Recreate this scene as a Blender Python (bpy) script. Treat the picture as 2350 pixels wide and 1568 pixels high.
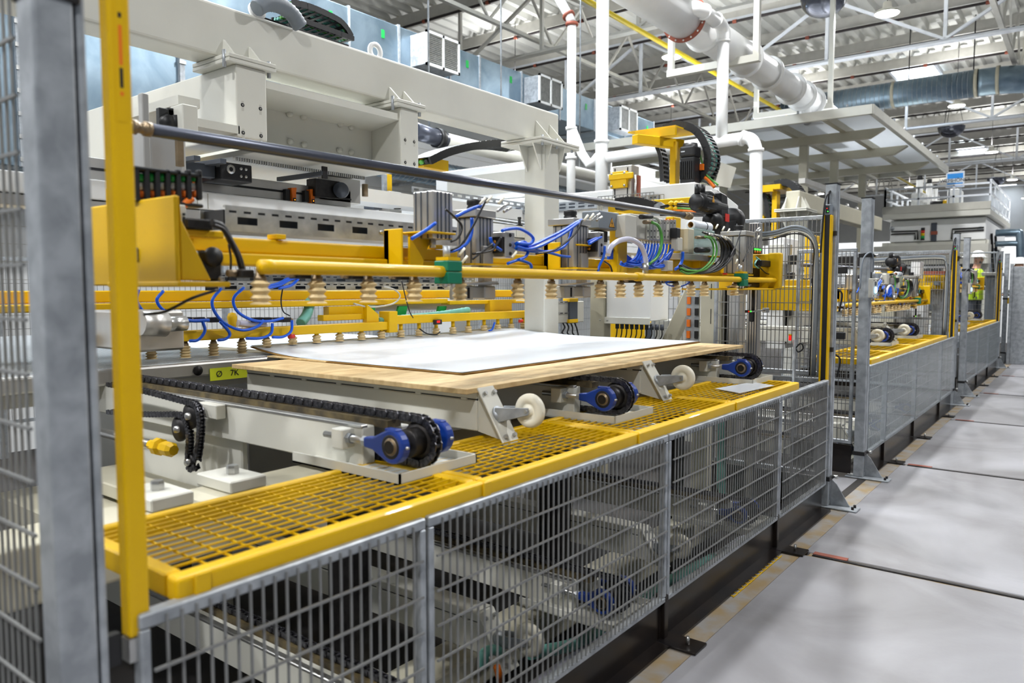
import bpy, math, random
from mathutils import Vector, Matrix
random.seed(7)
for o in list(bpy.data.objects): bpy.data.objects.remove(o)
SC = bpy.context.scene
COL = SC.collection
# ---------------------------------------------------------------- camera
CAM_H, FPX, YAW, PITCH = 1.5, 1735.0, math.radians(37.535), math.radians(3.99)
cam = bpy.data.cameras.new('camera'); cam.sensor_width = 36.0; cam.lens = FPX / 2350 * 36
cam.clip_start = 0.05; cam.clip_end = 300
camo = bpy.data.objects.new('camera', cam); COL.objects.link(camo)
camo.location = (0, 0, CAM_H); camo.rotation_euler = (math.pi / 2 - PITCH, 0, YAW)
cam.dof.use_dof = True; cam.dof.focus_distance = 4.6; cam.dof.aperture_fstop = 2.8
SC.camera = camo
# ---------------------------------------------------------------- world, exposure
W = bpy.data.worlds.new('hall_air'); SC.world = W; W.use_nodes = True
W.node_tree.nodes['Background'].inputs[0].default_value = (0.86, 0.93, 1.0, 1)
W.node_tree.nodes['Background'].inputs[1].default_value = 0.17
SC.view_settings.view_transform = 'Standard'; SC.view_settings.look = 'None'
SC.view_settings.gamma = 1; SC.view_settings.exposure = 0.55; SC.view_settings.use_curve_mapping = False
CY_ = SC.cycles; CY_.max_bounces = 5; CY_.diffuse_bounces = 3; CY_.glossy_bounces = 2; CY_.transmission_bounces = 3; CY_.transparent_max_bounces = 6
CY_.caustics_reflective = False; CY_.caustics_refractive = False; CY_.use_adaptive_sampling = True; CY_.adaptive_threshold = .09
LAMP_POWER, DECK_FILL, BACK_FILL = 195, 44, 200
# ---------------------------------------------------------------- helpers
_f = Vector((-math.sin(YAW) * math.cos(PITCH), math.cos(YAW) * math.cos(PITCH), -math.sin(PITCH)))
_r = Vector((math.cos(YAW), math.sin(YAW), 0)); _d = _f.cross(_r); _c = Vector((0, 0, CAM_H))
def at(px, py, X=None, Y=None, Z=None):
    """point of the place seen at photo pixel (px, py) on the plane x=X, y=Y or z=Z"""
    v = _f + (px - 1175) / FPX * _r + (py - 784) / FPX * _d
    t = (X / v.x) if X is not None else (Y / v.y) if Y is not None else (Z - CAM_H) / v.z
    return _c + t * v
def lin(c): return tuple((x / 12.92 if x <= .04045 else ((x + .055) / 1.055) ** 2.4) for x in (v / 255 for v in c)) + (1,)
M = {}
def mat(name, rgb, rough=.5, metal=0., var=.08, vs=6., bump=0., bs=60., rgb2=None, spec=.5, coat=0., dist=0., stretch=None, fac=None):
    m = bpy.data.materials.new(name); m.use_nodes = True; nt = m.node_tree; N = nt.nodes; L = nt.links
    b = N['Principled BSDF']; b.inputs['Roughness'].default_value = rough; b.inputs['Metallic'].default_value = metal
    b.inputs['Specular IOR Level'].default_value = spec; b.inputs['Coat Weight'].default_value = coat
    c1 = lin(rgb)
    tc = N.new('ShaderNodeTexCoord'); mp = N.new('ShaderNodeMapping'); L.new(tc.outputs['Object'], mp.inputs[0])
    if stretch: mp.inputs['Scale'].default_value = stretch
    if var or rgb2:
        n = N.new('ShaderNodeTexNoise'); n.inputs['Scale'].default_value = vs; n.inputs['Detail'].default_value = 5; n.inputs['Distortion'].default_value = dist
        L.new(mp.outputs[0], n.inputs['Vector'])
        r = N.new('ShaderNodeValToRGB'); L.new(n.outputs['Fac'], r.inputs[0])
        lo, hi = fac or (.35, .65)
        r.color_ramp.elements[0].position = lo; r.color_ramp.elements[1].position = hi
        r.color_ramp.elements[0].color = lin(rgb2) if rgb2 else tuple(x * (1 - var) for x in c1[:3]) + (1,)
        r.color_ramp.elements[1].color = c1 if rgb2 else tuple(min(1, x * (1 + var * .5)) for x in c1[:3]) + (1,)
        L.new(r.outputs[0], b.inputs['Base Color'])
    else: b.inputs['Base Color'].default_value = c1
    if bump:
        n2 = N.new('ShaderNodeTexNoise'); n2.inputs['Scale'].default_value = bs; n2.inputs['Detail'].default_value = 3; L.new(mp.outputs[0], n2.inputs['Vector'])
        bp = N.new('ShaderNodeBump'); bp.inputs['Strength'].default_value = bump; bp.inputs['Distance'].default_value = .01
        L.new(n2.outputs['Fac'], bp.inputs['Height']); L.new(bp.outputs[0], b.inputs['Normal'])
    M[name] = m; return m
def emis(name, rgb, s):
    m = bpy.data.materials.new(name); m.use_nodes = True; b = m.node_tree.nodes['Principled BSDF']
    b.inputs['Base Color'].default_value = lin(rgb); b.inputs['Emission Color'].default_value = lin(rgb); b.inputs['Emission Strength'].default_value = s
    M[name] = m; return m
def clear(name, rgb, alpha, rough=.1):
    m = bpy.data.materials.new(name); m.use_nodes = True; b = m.node_tree.nodes['Principled BSDF']
    b.inputs['Base Color'].default_value = lin(rgb); b.inputs['Roughness'].default_value = rough; b.inputs['Alpha'].default_value = alpha
    M[name] = m; return m
mat('white', (214, 213, 203), .42, var=.05, vs=3, coat=.1)
mat('cream', (198, 193, 172), .45, var=.05, vs=3)
mat('pure_white', (240, 241, 240), .4, var=.03, vs=4)
mat('yellow', (228, 182, 0), .42, var=.05, vs=4, coat=.08, spec=.35)
mat('gas_yellow', (244, 214, 20), .45, var=.04)
mat('galv', (182, 187, 192), .45, .5, vs=16, rgb2=(150, 155, 160), bump=.04, bs=40, dist=.3)
mat('galv_wire', (142, 143, 142), .45, .5, var=.1)
mat('duct_steel', (152, 172, 187), .34, .85, vs=2.2, rgb2=(122, 144, 160), dist=.6)
mat('steel', (190, 190, 188), .3, .9, var=.1, vs=20)
mat('alu', (196, 194, 190), .38, .8, var=.06, vs=8, stretch=(1, 1, .2))
mat('dark_steel', (52, 50, 50), .45, .7, var=.3, vs=30)
mat('chain_steel', (112, 112, 118), .3, .9, vs=60, rgb2=(58, 58, 62))
mat('grease', (104, 90, 58), .6, vs=20, rgb2=(60, 52, 36))
mat('black', (24, 24, 26), .45, var=.15, vs=20)
mat('black_steel', (24, 22, 24), .25, .3, vs=5, rgb2=(44, 36, 30), bump=.08, bs=15)
mat('grey_plastic', (122, 130, 138), .5, var=.04)
mat('grey_dark', (72, 78, 88), .45, var=.06)
mat('grey_light', (196, 194, 184), .5, var=.05)
mat('tube_grey', (84, 88, 100), .3, .5, var=.1)
mat('blue_cast', (14, 58, 150), .4, var=.15, vs=12, coat=.2)
mat('blue_hose', (0, 92, 224), .35, var=.05, coat=.1)
mat('nylon', (238, 233, 214), .4, var=.03, coat=.2)
mat('rubber', (226, 202, 152), .55, var=.1, vs=20)
mat('brass', (142, 124, 98), .42, .6, var=.2, vs=20)
mat('green', (0, 116, 84), .45, var=.06)
mat('bright_green', (20, 160, 70), .4, var=.05)
mat('green_cable', (84, 158, 66), .4, var=.05)
mat('teal', (120, 190, 178), .4, var=.1, vs=20)
mat('orange', (240, 120, 20), .45, var=.05)
mat('red', (206, 42, 30), .45, var=.05)
mat('rust', (150, 78, 58), .55, var=.15)
mat('hose_clear', (214, 214, 232), .18, var=.05, coat=.6)
mat('yellow_tape', (206, 214, 40), .5, var=.06)
mat('paper', (222, 228, 236), .3, var=.01)
mat('brown_edge', (150, 112, 48), .7, var=.15, vs=30)
mat('sky_blue', (0, 140, 226), .45, var=0)
mat('ink', (20, 20, 22), .6, var=0)
mat('hivis', (206, 240, 40), .6, var=.05)
mat('skin', (198, 150, 126), .55, var=.04)
mat('cloth_grey', (92, 96, 104), .8, var=.1)
mat('lamp_dark', (88, 92, 104), .12, .6, var=.08, coat=.5)
mat('pipe_dark', (52, 46, 46), .5, .3, var=.2)
mat('amber', (210, 150, 40), .35, var=.05)
emis('lamp_glow', (255, 255, 250), 30.); emis('skylight_glow', (235, 245, 255), 5.)
emis('led_blue', (120, 200, 255), 4.); emis('led_red', (230, 20, 14), .8); emis('led_green', (60, 255, 60), 2.); emis('led_orange', (255, 140, 20), 2.)
clear('plexi', (158, 170, 176), .34, .06); clear('haze_plastic', (170, 200, 196), .6, .2)

class MB:
    def __init__(s): s.v = []; s.f = []; s.sm = []
    def add(s, vs, fs, sm=False):
        n = len(s.v); s.v += [Vector(v) for v in vs]; s.f += [tuple(i + n for i in f) for f in fs]
        s.sm += [sm] * len(fs) if isinstance(sm, bool) else sm; return s
    def box(s, x0, x1, y0, y1, z0, z1):
        return s.add([(x, y, z) for x in (x0, x1) for y in (y0, y1) for z in (z0, z1)],
            [(0, 1, 3, 2), (4, 6, 7, 5), (0, 4, 5, 1), (2, 3, 7, 6), (0, 2, 6, 4), (1, 5, 7, 3)])
    def bar(s, p0, p1, w, h=None, up=(0, 0, 1)):
        p0, p1 = Vector(p0), Vector(p1); h = h or w; d = (p1 - p0).normalized(); u = Vector(up)
        if abs(d.dot(u)) > .98: u = Vector((1, 0, 0))
        a = d.cross(u).normalized(); b = a.cross(d).normalized()
        q = [p + a * i * w / 2 + b * j * h / 2 for p in (p0, p1) for i, j in ((-1, -1), (1, -1), (1, 1), (-1, 1))]
        return s.add(q, [(0, 3, 2, 1), (4, 5, 6, 7), (0, 1, 5, 4), (1, 2, 6, 5), (2, 3, 7, 6), (3, 0, 4, 7)])
    def tube(s, pts, r, n=8, cap=True):
        pts = [Vector(p) for p in pts]; m = len(pts); R = r if isinstance(r, (list, tuple)) else [r] * m
        t0 = (pts[1] - pts[0]).normalized(); a = t0.orthogonal().normalized(); vs = []
        for i, p in enumerate(pts):
            t = (pts[min(i + 1, m - 1)] - pts[max(i - 1, 0)])
            t = t.normalized() if t.length > 1e-9 else t0
            a = (a - t * a.dot(t)).normalized(); b = t.cross(a)
            vs += [p + (a * math.cos(2 * math.pi * k / n) + b * math.sin(2 * math.pi * k / n)) * R[i] for k in range(n)]
        fs = [(i * n + k, i * n + (k + 1) % n, (i + 1) * n + (k + 1) % n, (i + 1) * n + k) for i in range(m - 1) for k in range(n)]
        sm = [True] * len(fs)
        if cap: fs += [tuple(range(n - 1, -1, -1)), tuple((m - 1) * n + k for k in range(n))]; sm += [False, False]
        return s.add(vs, fs, sm)
    def cyl(s, p0, p1, r, n=12, r1=None): return s.tube([p0, p1], [r, r if r1 is None else r1], n)
    def lathe(s, prof, c, ax=(0, 0, 1), n=14, sm=True):
        c = Vector(c); ax = Vector(ax).normalized(); a = ax.orthogonal().normalized(); b = ax.cross(a); m = len(prof); vs = []
        for r, h in prof: vs += [c + ax * h + (a * math.cos(2 * math.pi * k / n) + b * math.sin(2 * math.pi * k / n)) * max(r, 1e-5) for k in range(n)]
        return s.add(vs, [(i * n + k, i * n + (k + 1) % n, (i + 1) * n + (k + 1) % n, (i + 1) * n + k) for i in range(m - 1) for k in range(n)], sm)
    def prism(s, poly, ax, a, b):
        n = len(poly); f = {'x': lambda t, p: (t, p[0], p[1]), 'y': lambda t, p: (p[0], t, p[1]), 'z': lambda t, p: (p[0], p[1], t)}[ax]
        vs = [f(a, p) for p in poly] + [f(b, p) for p in poly]
        fs = [tuple(range(n - 1, -1, -1)), tuple(range(n, 2 * n))] + [(i, (i + 1) % n, (i + 1) % n + n, i + n) for i in range(n)]
        A = sum(poly[i][0] * poly[(i + 1) % n][1] - poly[(i + 1) % n][0] * poly[i][1] for i in range(n))
        if (A < 0) != (ax == 'y'): fs = [tuple(reversed(q)) for q in fs]
        return s.add(vs, fs)
    def hull_quad(s, q0, q1):  # two matching loops of points
        n = len(q0); return s.add(list(q0) + list(q1), [tuple(range(n - 1, -1, -1)), tuple(range(n, 2 * n))] + [(i, (i + 1) % n, (i + 1) % n + n, i + n) for i in range(n)])
    def build(s, name, m, parent=None, bevel=0., kind=None, label=None, cat=None, group=None, seg=1):
        me = bpy.data.meshes.new(name)
        if parent is not None: org = WL[parent]
        else:
            xs = [v.x for v in s.v]; ys = [v.y for v in s.v]; zs = [v.z for v in s.v]
            org = Vector(((min(xs) + max(xs)) / 2, (min(ys) + max(ys)) / 2, min(zs)))
        me.from_pydata([v - org for v in s.v], [], s.f); me.polygons.foreach_set('use_smooth', s.sm); me.update()
        o = bpy.data.objects.new(name, me); COL.objects.link(o); WL[o] = org.copy()
        me.materials.append(M[m] if isinstance(m, str) else m)
        if parent is not None: o.parent = parent
        else: o.location = org
        if bevel:
            b = o.modifiers.new('bevel', 'BEVEL'); b.width = bevel; b.segments = seg; b.limit_method = 'ANGLE'; b.angle_limit = math.radians(50)
        tag(o, label, cat, group, kind); return o
WL = {}
def tag(o, label=None, cat=None, group=None, kind=None):
    for k, v in (('label', label), ('category', cat), ('group', group), ('kind', kind)):
        if v: o[k] = v
    return o
def thing(name, label, cat, loc, group=None):
    o = bpy.data.objects.new(name, None); COL.objects.link(o); o.empty_display_size = .1
    o.location = loc; WL[o] = Vector(loc); return tag(o, label, cat, group)
def struct(o): o['kind'] = 'structure'; return o
def copy_tree(o, off, label=None, group=None, parent=None, skip=()):
    c = o.copy(); COL.objects.link(c); WL[c] = WL[o] + Vector(off)
    if parent is None: c.location = WL[c] if o.parent is None and o.type == 'EMPTY' else Vector(o.location) + Vector(off)
    else: c.parent = parent
    if label: c['label'] = label
    if group: c['group'] = group
    for ch in o.children:
        if ch.name.split('.')[0] in skip: continue
        copy_tree(ch, off, parent=c, skip=skip)
    return c
def spl(pts, n=6):
    P = [Vector(p) for p in pts]; P = [2 * P[0] - P[1]] + P + [2 * P[-1] - P[-2]]; out = []
    for i in range(1, len(P) - 2):
        for k in range(n):
            t = k / n; a, b, c, d = P[i - 1:i + 3]
            out.append(.5 * ((2 * b) + (c - a) * t + (2 * a - 5 * b + 4 * c - d) * t * t + (3 * b - a - 3 * c + d) * t ** 3))
    return out + [P[-2]]
def bx(name, m, parent, *a, bevel=.003, **k): return MB().box(*a).build(name, m, parent, bevel=bevel, **k)
def text_mesh(name, txt, size, mtx, m, parent, depth=.002):
    cu = bpy.data.curves.new(name, 'FONT'); cu.body = txt; cu.size = size; cu.extrude = depth; cu.align_x = 'CENTER'; cu.align_y = 'CENTER'
    to = bpy.data.objects.new(name, cu); COL.objects.link(to); dg = bpy.context.evaluated_depsgraph_get()
    me = bpy.data.meshes.new_from_object(to.evaluated_get(dg)); bpy.data.objects.remove(to)
    me.transform(Matrix.Translation(-WL[parent]) @ mtx); o = bpy.data.objects.new(name, me); COL.objects.link(o); o.parent = parent; WL[o] = WL[parent]
    me.materials.clear(); me.materials.append(M[m]); return o
# ================================================================ the hall
mat('concrete', (162, 162, 167), .38, vs=1.1, rgb2=(112, 110, 111), bump=.04, bs=40, dist=.8, fac=(.3, .7))
mat('concrete_stain', (142, 140, 138), .6, vs=7, rgb2=(142, 122, 88), bump=.05, bs=30, dist=.3, fac=(.38, .62))
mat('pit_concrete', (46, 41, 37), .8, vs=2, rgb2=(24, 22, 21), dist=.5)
mat('deck', (222, 222, 216), .55, var=.05, vs=2)
mat('truss_paint', (228, 233, 240), .5, var=.05)
mat('truss_left', (204, 202, 194), .5, var=.06)
mat('wall_block', (240, 242, 243), .55, var=.03, vs=2)
FY = [-6, -1.15, 1.6, 4.352, 7.1, 9.9, 12.7, 15.45, 18.2, 21, 23.8, 26.6, 29.4, 75]
floor = struct(MB().box(-1.36, 13, -6, 75, -.12, -.02).build('floor', 'concrete_stain'))
for i in range(len(FY) - 1):
    MB().box(-1.25, 13, FY[i] + .035, FY[i + 1] - .035, -.03, 0).build('slab', 'concrete', floor, bevel=.004)
    MB().box(-1.36, -1.25, FY[i], FY[i + 1], -.03, -.002).build('edge_strip', 'concrete_stain', floor)
    if i:
        s = MB().box(-1.2, 13, FY[i] - .012, FY[i] + .012, -.03, .002).build('joint_rail', 'dark_steel', floor, bevel=.003)
        MB().box(-1.22, 13, FY[i] - .034, FY[i] + .034, -.04, -.006).build('joint_filler', 'concrete_stain', floor)
        MB().box(-1.2, -1.02, FY[i] + .004, FY[i] + .05, -.03, .004).build('joint_marker', 'rust', floor)
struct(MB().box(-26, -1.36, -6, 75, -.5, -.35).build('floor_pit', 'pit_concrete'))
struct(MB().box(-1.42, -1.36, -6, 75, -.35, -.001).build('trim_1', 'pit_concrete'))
# partition wall of white blocks behind the machines
wall = struct(MB().box(-9.9, -9.65, -2, 24, -.35, 4.75).build('wall_left', 'wall_block'))
mb = MB(); row = 0; z = 1.2
while z < 4.7:
    mb.box(-9.65, -9.646, -2, 24, z, z + .006); z += .2; row += 1
mb.build('course_joint', 'grey_light', wall, kind='stuff')
struct(MB().box(-20.3, -20, -6, 64, -.35, 9.2).build('wall_back', 'truss_left'))
struct(MB().box(-20, 13, 64, 64.3, -.35, 9.2).build('wall_far', 'wall_block'))
# corrugated roof deck, ribs along the hall
ceil = struct(MB().box(-26, 13, -6, 75, 8.86, 9.0).build('ceiling', 'deck'))
mb = MB(); x = -26
while x < 13:
    mb.add([(x, -6, 8.86), (x + .05, -6, 8.72), (x + .17, -6, 8.72), (x + .22, -6, 8.86), (x, 75, 8.86), (x + .05, 75, 8.72), (x + .17, 75, 8.72), (x + .22, 75, 8.86)],
           [(0, 1, 5, 4), (1, 2, 6, 5), (2, 3, 7, 6), (0, 3, 2, 1), (4, 5, 6, 7)]); x += .42
mb.build('deck_rib', 'deck', ceil, kind='stuff')
# purlins across the hall, each with its sprinkler pipe
yj = 7.3; k = 0
while yj < 62:
    p = struct(MB().box(-26, 13, yj - .05, yj + .05, 8.44, 8.72).build('trim_%d' % (k + 2), 'truss_left'))
    tag(p, kind='structure')
    sp = thing('sprinkler_pipe', 'dark sprinkler pipe under the roof deck, %s row from the camera' % ['first', 'second', 'third', 'fourth', 'fifth', 'sixth', 'seventh', 'eighth', 'ninth', 'tenth', 'eleventh', 'twelfth', 'thirteenth', 'fourteenth', 'fifteenth', 'sixteenth', 'seventeenth', 'eighteenth', 'nineteenth', 'twentieth', 'twenty-first', 'twenty-second', 'twenty-third'][k], 'pipe', (-6, yj - .18, 8.3), 'sprinkler pipes under the roof')
    MB().cyl((-26, yj - .18, 8.34), (13, yj - .18, 8.34), .035, 8).build('pipe_run', 'pipe_dark', sp)
    if yj < 32:
        for q in range(10):
            xx = -17 + q * 2.1 + (k % 2)
            MB().lathe([(.05, -.05), (.05, .05)], (xx, yj - .18, 8.34), (1, 0, 0), 8).build('coupling', 'rust', sp)
    yj += 2.43; k += 1
# steel trusses across the hall
def truss(y, label, x0, x1, n, m='truss_paint', half=False):
    t = thing('roof_truss', label, 'truss', ((x0 + x1) / 2, y, 7.0), 'steel roof trusses'); w = (x1 - x0) / n
    MB().box(x0, x1, y - .03, y + .03, 6.94, 7.0).box(x0, x1, y - .1, y + .1, 6.92, 6.94).build('bottom_chord', m, t)
    MB().box(x0, x1, y - .09, y + .09, 8.4, 8.46).build('top_chord', m, t)
    for i in range(n + 1):
        x = x0 + i * w
        MB().bar((x, y, 7.0), (x, y, 8.42), .075).build('vertical', m, t)
        if i < n:
            a, b = ((x, y, 7.0), (x + w, y, 8.42)) if i % 2 == 0 else ((x, y, 8.42), (x + w, y, 7.0))
            MB().bar(a, b, .08, .06).build('diagonal', m, t)
TX = -5.35
truss(14.6, 'grey roof truss nearest the camera, above the galvanised duct vents', TX - 17.5, TX + 17.5, 14, 'truss_left')
truss(19.4, 'pale blue-white roof truss crossing above the canopy corner', TX - 17.5, TX + 17.5, 14)
truss(29.1, 'roof truss crossing just beyond the round spiral duct', TX - 17.5, TX + 17.5, 14)
truss(38.8, 'roof truss second beyond the spiral duct, above the blue sign', TX - 17.5, TX + 17.5, 14)
truss(48.5, 'most distant roof truss in the hall', TX - 17.5, TX + 17.5, 14)
# girders along the hall between the trusses
for i, (x, lab) in enumerate(((-10.5, 'long lattice girder along the hall behind the white riser pipes'), (-1.85, 'long lattice girder along the hall above the aisle'))):
    g = thing('lattice_girder', lab, 'girder', (x, 10, 7.3), 'lattice girders')
    MB().box(x - .05, x + .05, 8, 62, 7.2, 7.28).build('bottom_chord', 'truss_left', g)
    for q in range(22):
        y = 8 + q * 2.43
        MB().bar((x, y, 7.24), (x, y + 1.2, 8.5), .05).build('diagonal', 'truss_left', g)
        MB().bar((x, y + 1.2, 8.5), (x, y + 2.43, 7.24), .05).build('diagonal', 'truss_left', g)
# lamps
def lamp(x, y, label):
    t = thing('high_bay_lamp', label, 'lamp', (x, y, 6.95), 'round high-bay lamps')
    MB().lathe([(.001, 0), (.21, 0), (.22, .02)], (x, y, 6.95), n=24).build('diffuser', 'lamp_glow', t)
    MB().lathe([(.225, 0), (.235, .02), (.2, .06), (.09, .1), (.08, .22), (.001, .22)], (x, y, 6.96), n=24).build('housing', 'grey_light', t)
    MB().cyl((x, y, 7.15), (x, y, 8.86), .008, 6).build('suspension_wire', 'dark_steel', t)
    L = bpy.data.lights.new('lamp_light', 'AREA'); L.shape = 'DISK'; L.size = .5; L.energy = LAMP_POWER; L.color = (.98, .985, 1); L.spread = math.radians(160)
    o = bpy.data.objects.new('lamp_light', L); COL.objects.link(o); o.parent = t; o.location = (0, 0, -.02)
    U = bpy.data.lights.new('deck_fill', 'AREA'); U.shape = 'DISK'; U.size = .4; U.energy = DECK_FILL; U.color = (.98, .985, 1)  # added upward fill that brightens the roof deck and trusses
    o = bpy.data.objects.new('deck_fill', U); COL.objects.link(o); o.parent = t; o.location = (0, 0, .3); o.rotation_euler = (math.pi, 0, 0)
LN = {(1, 2): 'bright round lamp hanging right of the tall white riser pipe', (2, 2): 'brightest round lamp at the top right above the canopy corner', (2, 3): 'round lamp hanging below the spiral duct', (2, 4): 'small round lamp near the far roof window'}
for i, x in enumerate((-12.8, -8.15, -3.5, 1.15)):
    for j, y in enumerate((-2.6, 7.1, 16.8, 26.4, 36.1, 45.8, 55.5)):
        lamp(x, y, LN.get((i, j), 'round high-bay lamp in the %s row, %s down the hall' % (('rearmost', 'second rear', 'middle', 'aisle', 'outer aisle')[i], ('behind the camera', 'second place', 'third place', 'fourth place', 'fifth place', 'sixth place', 'last place')[j])))
# dark bell shaped domes
for (x, y, lab) in ((-4.39, 15.63, 'large dark dome mirror at the top edge beside the brightest lamp'), (-4.19, 30.6, 'dark dome mirror left of the far roof window'), (-4.19, 46.0, 'smallest and farthest dark dome mirror right of the blue sign')):
    t = thing('dome_mirror', lab, 'mirror', (x, y, 6.76), 'dark dome mirrors')
    MB().lathe([(.001, -.34)] + [(.42 * math.sin(a), -.34 * math.cos(a)) for a in [math.radians(k) for k in range(10, 91, 10)]] + [(.43, .01), (.43, .03), (.001, .04)], (x, y, 7.1), n=32).build('dome', 'lamp_dark', t)
    for k in range(3): MB().bar((x + .38 * math.cos(k * 2.1), y + .38 * math.sin(k * 2.1), 7.12), (x, y, 8.86), .012).build('hanger_wire', 'dark_steel', t)
# roof windows; the near three are added, out of view, to brighten the back
for (x, y, lab) in ((-7.4, 1.5, 'added unseen roof window brightening the back of the first cell, nearest the camera'), (-7.4, 5.5, 'added unseen roof window brightening the perforated table and rear gripper'), (-7.4, 9.5, 'added unseen roof window over the cross gantry, brightening the back'), (-5.0, 28.7, 'bright roof window above the spiral duct'), (-5.3, 45.2, 'bright roof window between the dome mirrors'), (-5.15, 62.0, 'farthest bright roof window above the railing')):
    t = thing('roof_window', lab, 'skylight', (x, y, 8.7), 'roof windows')
    MB().box(x - .62, x + .62, y - 1.2, y + 1.2, 8.675, 8.7).build('pane', 'skylight_glow', t)
    if y < 12:
        L = bpy.data.lights.new('back_fill', 'AREA'); L.shape = 'RECTANGLE'; L.size = 1.2; L.size_y = 2.3; L.energy = BACK_FILL; L.color = (.86, .93, 1)  # added fill under the unseen windows, brightening rear wall and table
        o = bpy.data.objects.new('back_fill', L); COL.objects.link(o); o.parent = t; o.location = (0, 0, -.06)
    for s in (-1, 1):
        MB().box(x + s * .66 - .04, x + s * .66 + .04, y - 1.25, y + 1.25, 8.62, 8.72).build('frame', 'truss_paint', t)
        MB().box(x - .7, x + .7, y + s * 1.24 - .04, y + s * 1.24 + .04, 8.62, 8.72).build('frame', 'truss_paint', t)
# yellow gas pipe
p0, p1 = at(1345, 0, Z=6.6), at(1890, 308, Z=6.6)
MB().tube([(p0.x, p0.y - 6, 6.6), (p0.x, p0.y, 6.6), (p0.x, p1.y + 20, 6.6)], .05, 10).build('gas_pipe', 'gas_yellow', label='thin yellow gas pipe running diagonally along the ceiling', cat='pipe')
# rectangular galvanised duct with grilles
dt = thing('air_duct', 'rectangular galvanised air duct running along the hall under the ceiling', 'duct', (-8.9, 10, 4.83))
ys = [2.2, 4.3, 6.2, 7.28, 8.25, 9.4, 10.15, 11.35, 12.6, 13.9, 15.2, 16.6]
for i in range(len(ys) - 1):
    MB().box(-9.5, -8.5, ys[i] + .008, ys[i + 1] - .008, 4.83, 5.46).build('duct_section', 'duct_steel', dt, bevel=.01)
    MB().box(-9.52, -8.485, ys[i + 1] - .02, ys[i + 1] + .02, 4.81, 5.48).build('flange', 'galv', dt)
    MB().box(-8.499, -8.494, ys[i + 1] - .35, ys[i + 1] - .29, 5.2, 5.32).build('green_tag', 'bright_green', dt)
for i, (y, lab) in enumerate(((8.85, 'nearest air grille on the rectangular duct, above the gantry beam'), (11.78, 'middle air grille on the rectangular duct'), (14.75, 'farthest air grille on the rectangular duct, behind the riser pipes'))):
    v = thing('air_grille', lab, 'grille', (-8.35, y, 4.88), 'air grilles on the duct')
    MB().box(-8.5, -8.16, y - .36, y + .36, 4.9, 5.38).build('grille_box', 'galv', v, bevel=.006)
    for a in (-.36, 0, .36): MB().box(-8.16, -8.13, y + a - .02, y + a + .02, 4.88, 5.4).build('grille_frame', 'pure_white', v)
    for a in (4.9, 5.38): MB().box(-8.16, -8.13, y - .38, y + .38, a - .02, a + .02).build('grille_frame', 'pure_white', v)
    mb = MB()
    for q in range(16): mb.bar((-8.15, y - .35, 4.93 + q * .028), (-8.15, y + .35, 4.93 + q * .028), .02, .006, (.5, 0, 1))
    mb.build('louvre_blade', 'grey_light', v, kind='stuff')
# galvanised sheet housing at the back left
h = thing('duct_housing', 'bright galvanised sheet housing standing behind the left end of the gantry', 'duct', (-8.9, 4.2, 2.2))
for a, b in ((1.2, 3.05), (3.07, 4.72), (4.74, 6.1)): MB().box(-9.5, -8.45, a, b, 2.7, 4.8).build('sheet_panel', 'duct_steel', h, bevel=.01)
for y in (3.06, 4.73):
    MB().box(-8.45, -8.4, y - .03, y + .03, 2.7, 4.8).build('seam_profile', 'galv', h)
    for q in range(9): MB().box(-8.41, -8.385, y - .04, y + .04, 2.75 + q * .22, 2.79 + q * .22).build('seam_clip', 'steel', h)
# round spiral duct crossing right
a, b = at(1880, 240, Y=23), at(2330, 172, Y=23)
sd = thing('spiral_duct', 'large round spiral galvanised duct crossing the hall at upper right', 'duct', (a.x, 23, a.z - .4))
R = .34; zc = at(2120, 208, Y=23).z
MB().tube([(a.x - 1, 23, zc), (-2.6, 23, zc)], R, 32).build('duct_run', 'duct_steel', sd)
MB().tube(spl([(-2.6, 23, zc), (-2.0, 23.1, zc), (-1.4, 23.5, zc), (-1.0, 24.2, zc), (-.9, 26, zc)], 6), R, 28).build('bend', 'duct_steel', sd)
mb = MB(); x = a.x - 1
while x < -2.7:
    mb.lathe([(R, 0), (R + .012, .006), (R, .012)], (x, 23, zc), (1, 0, 0), 28); x += .115
mb.build('spiral_seam', 'galv', sd, kind='stuff')
for x in (-4.55, -2.62, -2.15): MB().lathe([(R, -.04), (R + .015, -.04), (R + .015, .04), (R, .04)], (x, 23, zc), (1, 0, 0), 28).build('band', 'cream', sd)
for x in (-6.2, -4.2, -2.7): MB().cyl((x, 23, zc + R), (x, 23, 8.5), .015, 6).build('hanger_rod', 'dark_steel', sd)
# dark round pipe and silver duct in the gap behind the gantry
d2 = thing('rear_duct', 'silver spiral duct low behind the gantry column', 'duct', (-9.2, 12, 3.3))
for y in (9.2, 11.5, 14): MB().box(-9.645, -9.2, y - .03, y + .03, 3.26, 3.3).build('wall_bracket', 'galv', d2)
MB().tube([(-9.2, 8.5, 3.5), (-9.2, 15, 3.5)], .2, 20).build('duct_run', 'duct_steel', d2)
mb = MB()
for q in range(60): mb.lathe([(.2, 0), (.212, .005), (.2, .01)], (-9.2, 8.6 + q * .106, 3.5), (0, 1, 0), 20)
mb.build('spiral_seam', 'galv', d2, kind='stuff')
d3 = thing('extraction_pipe', 'dark grey extraction pipe seen between the beam and the hanging box', 'pipe', (-7, 7.5, 3.4))
for px_ in (985, 1150, 1330): p = at(px_, 312 + (px_ - 985) * .24, X=-7); MB().cyl((p.x, p.y, p.z), (p.x, p.y, 8.8), .012, 6).build('hanger_rod', 'galv', d3)
MB().tube([at(950, 300, X=-7), at(1020, 322, X=-7)], .11, 18).build('pipe_run', 'tube_grey', d3)
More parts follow.
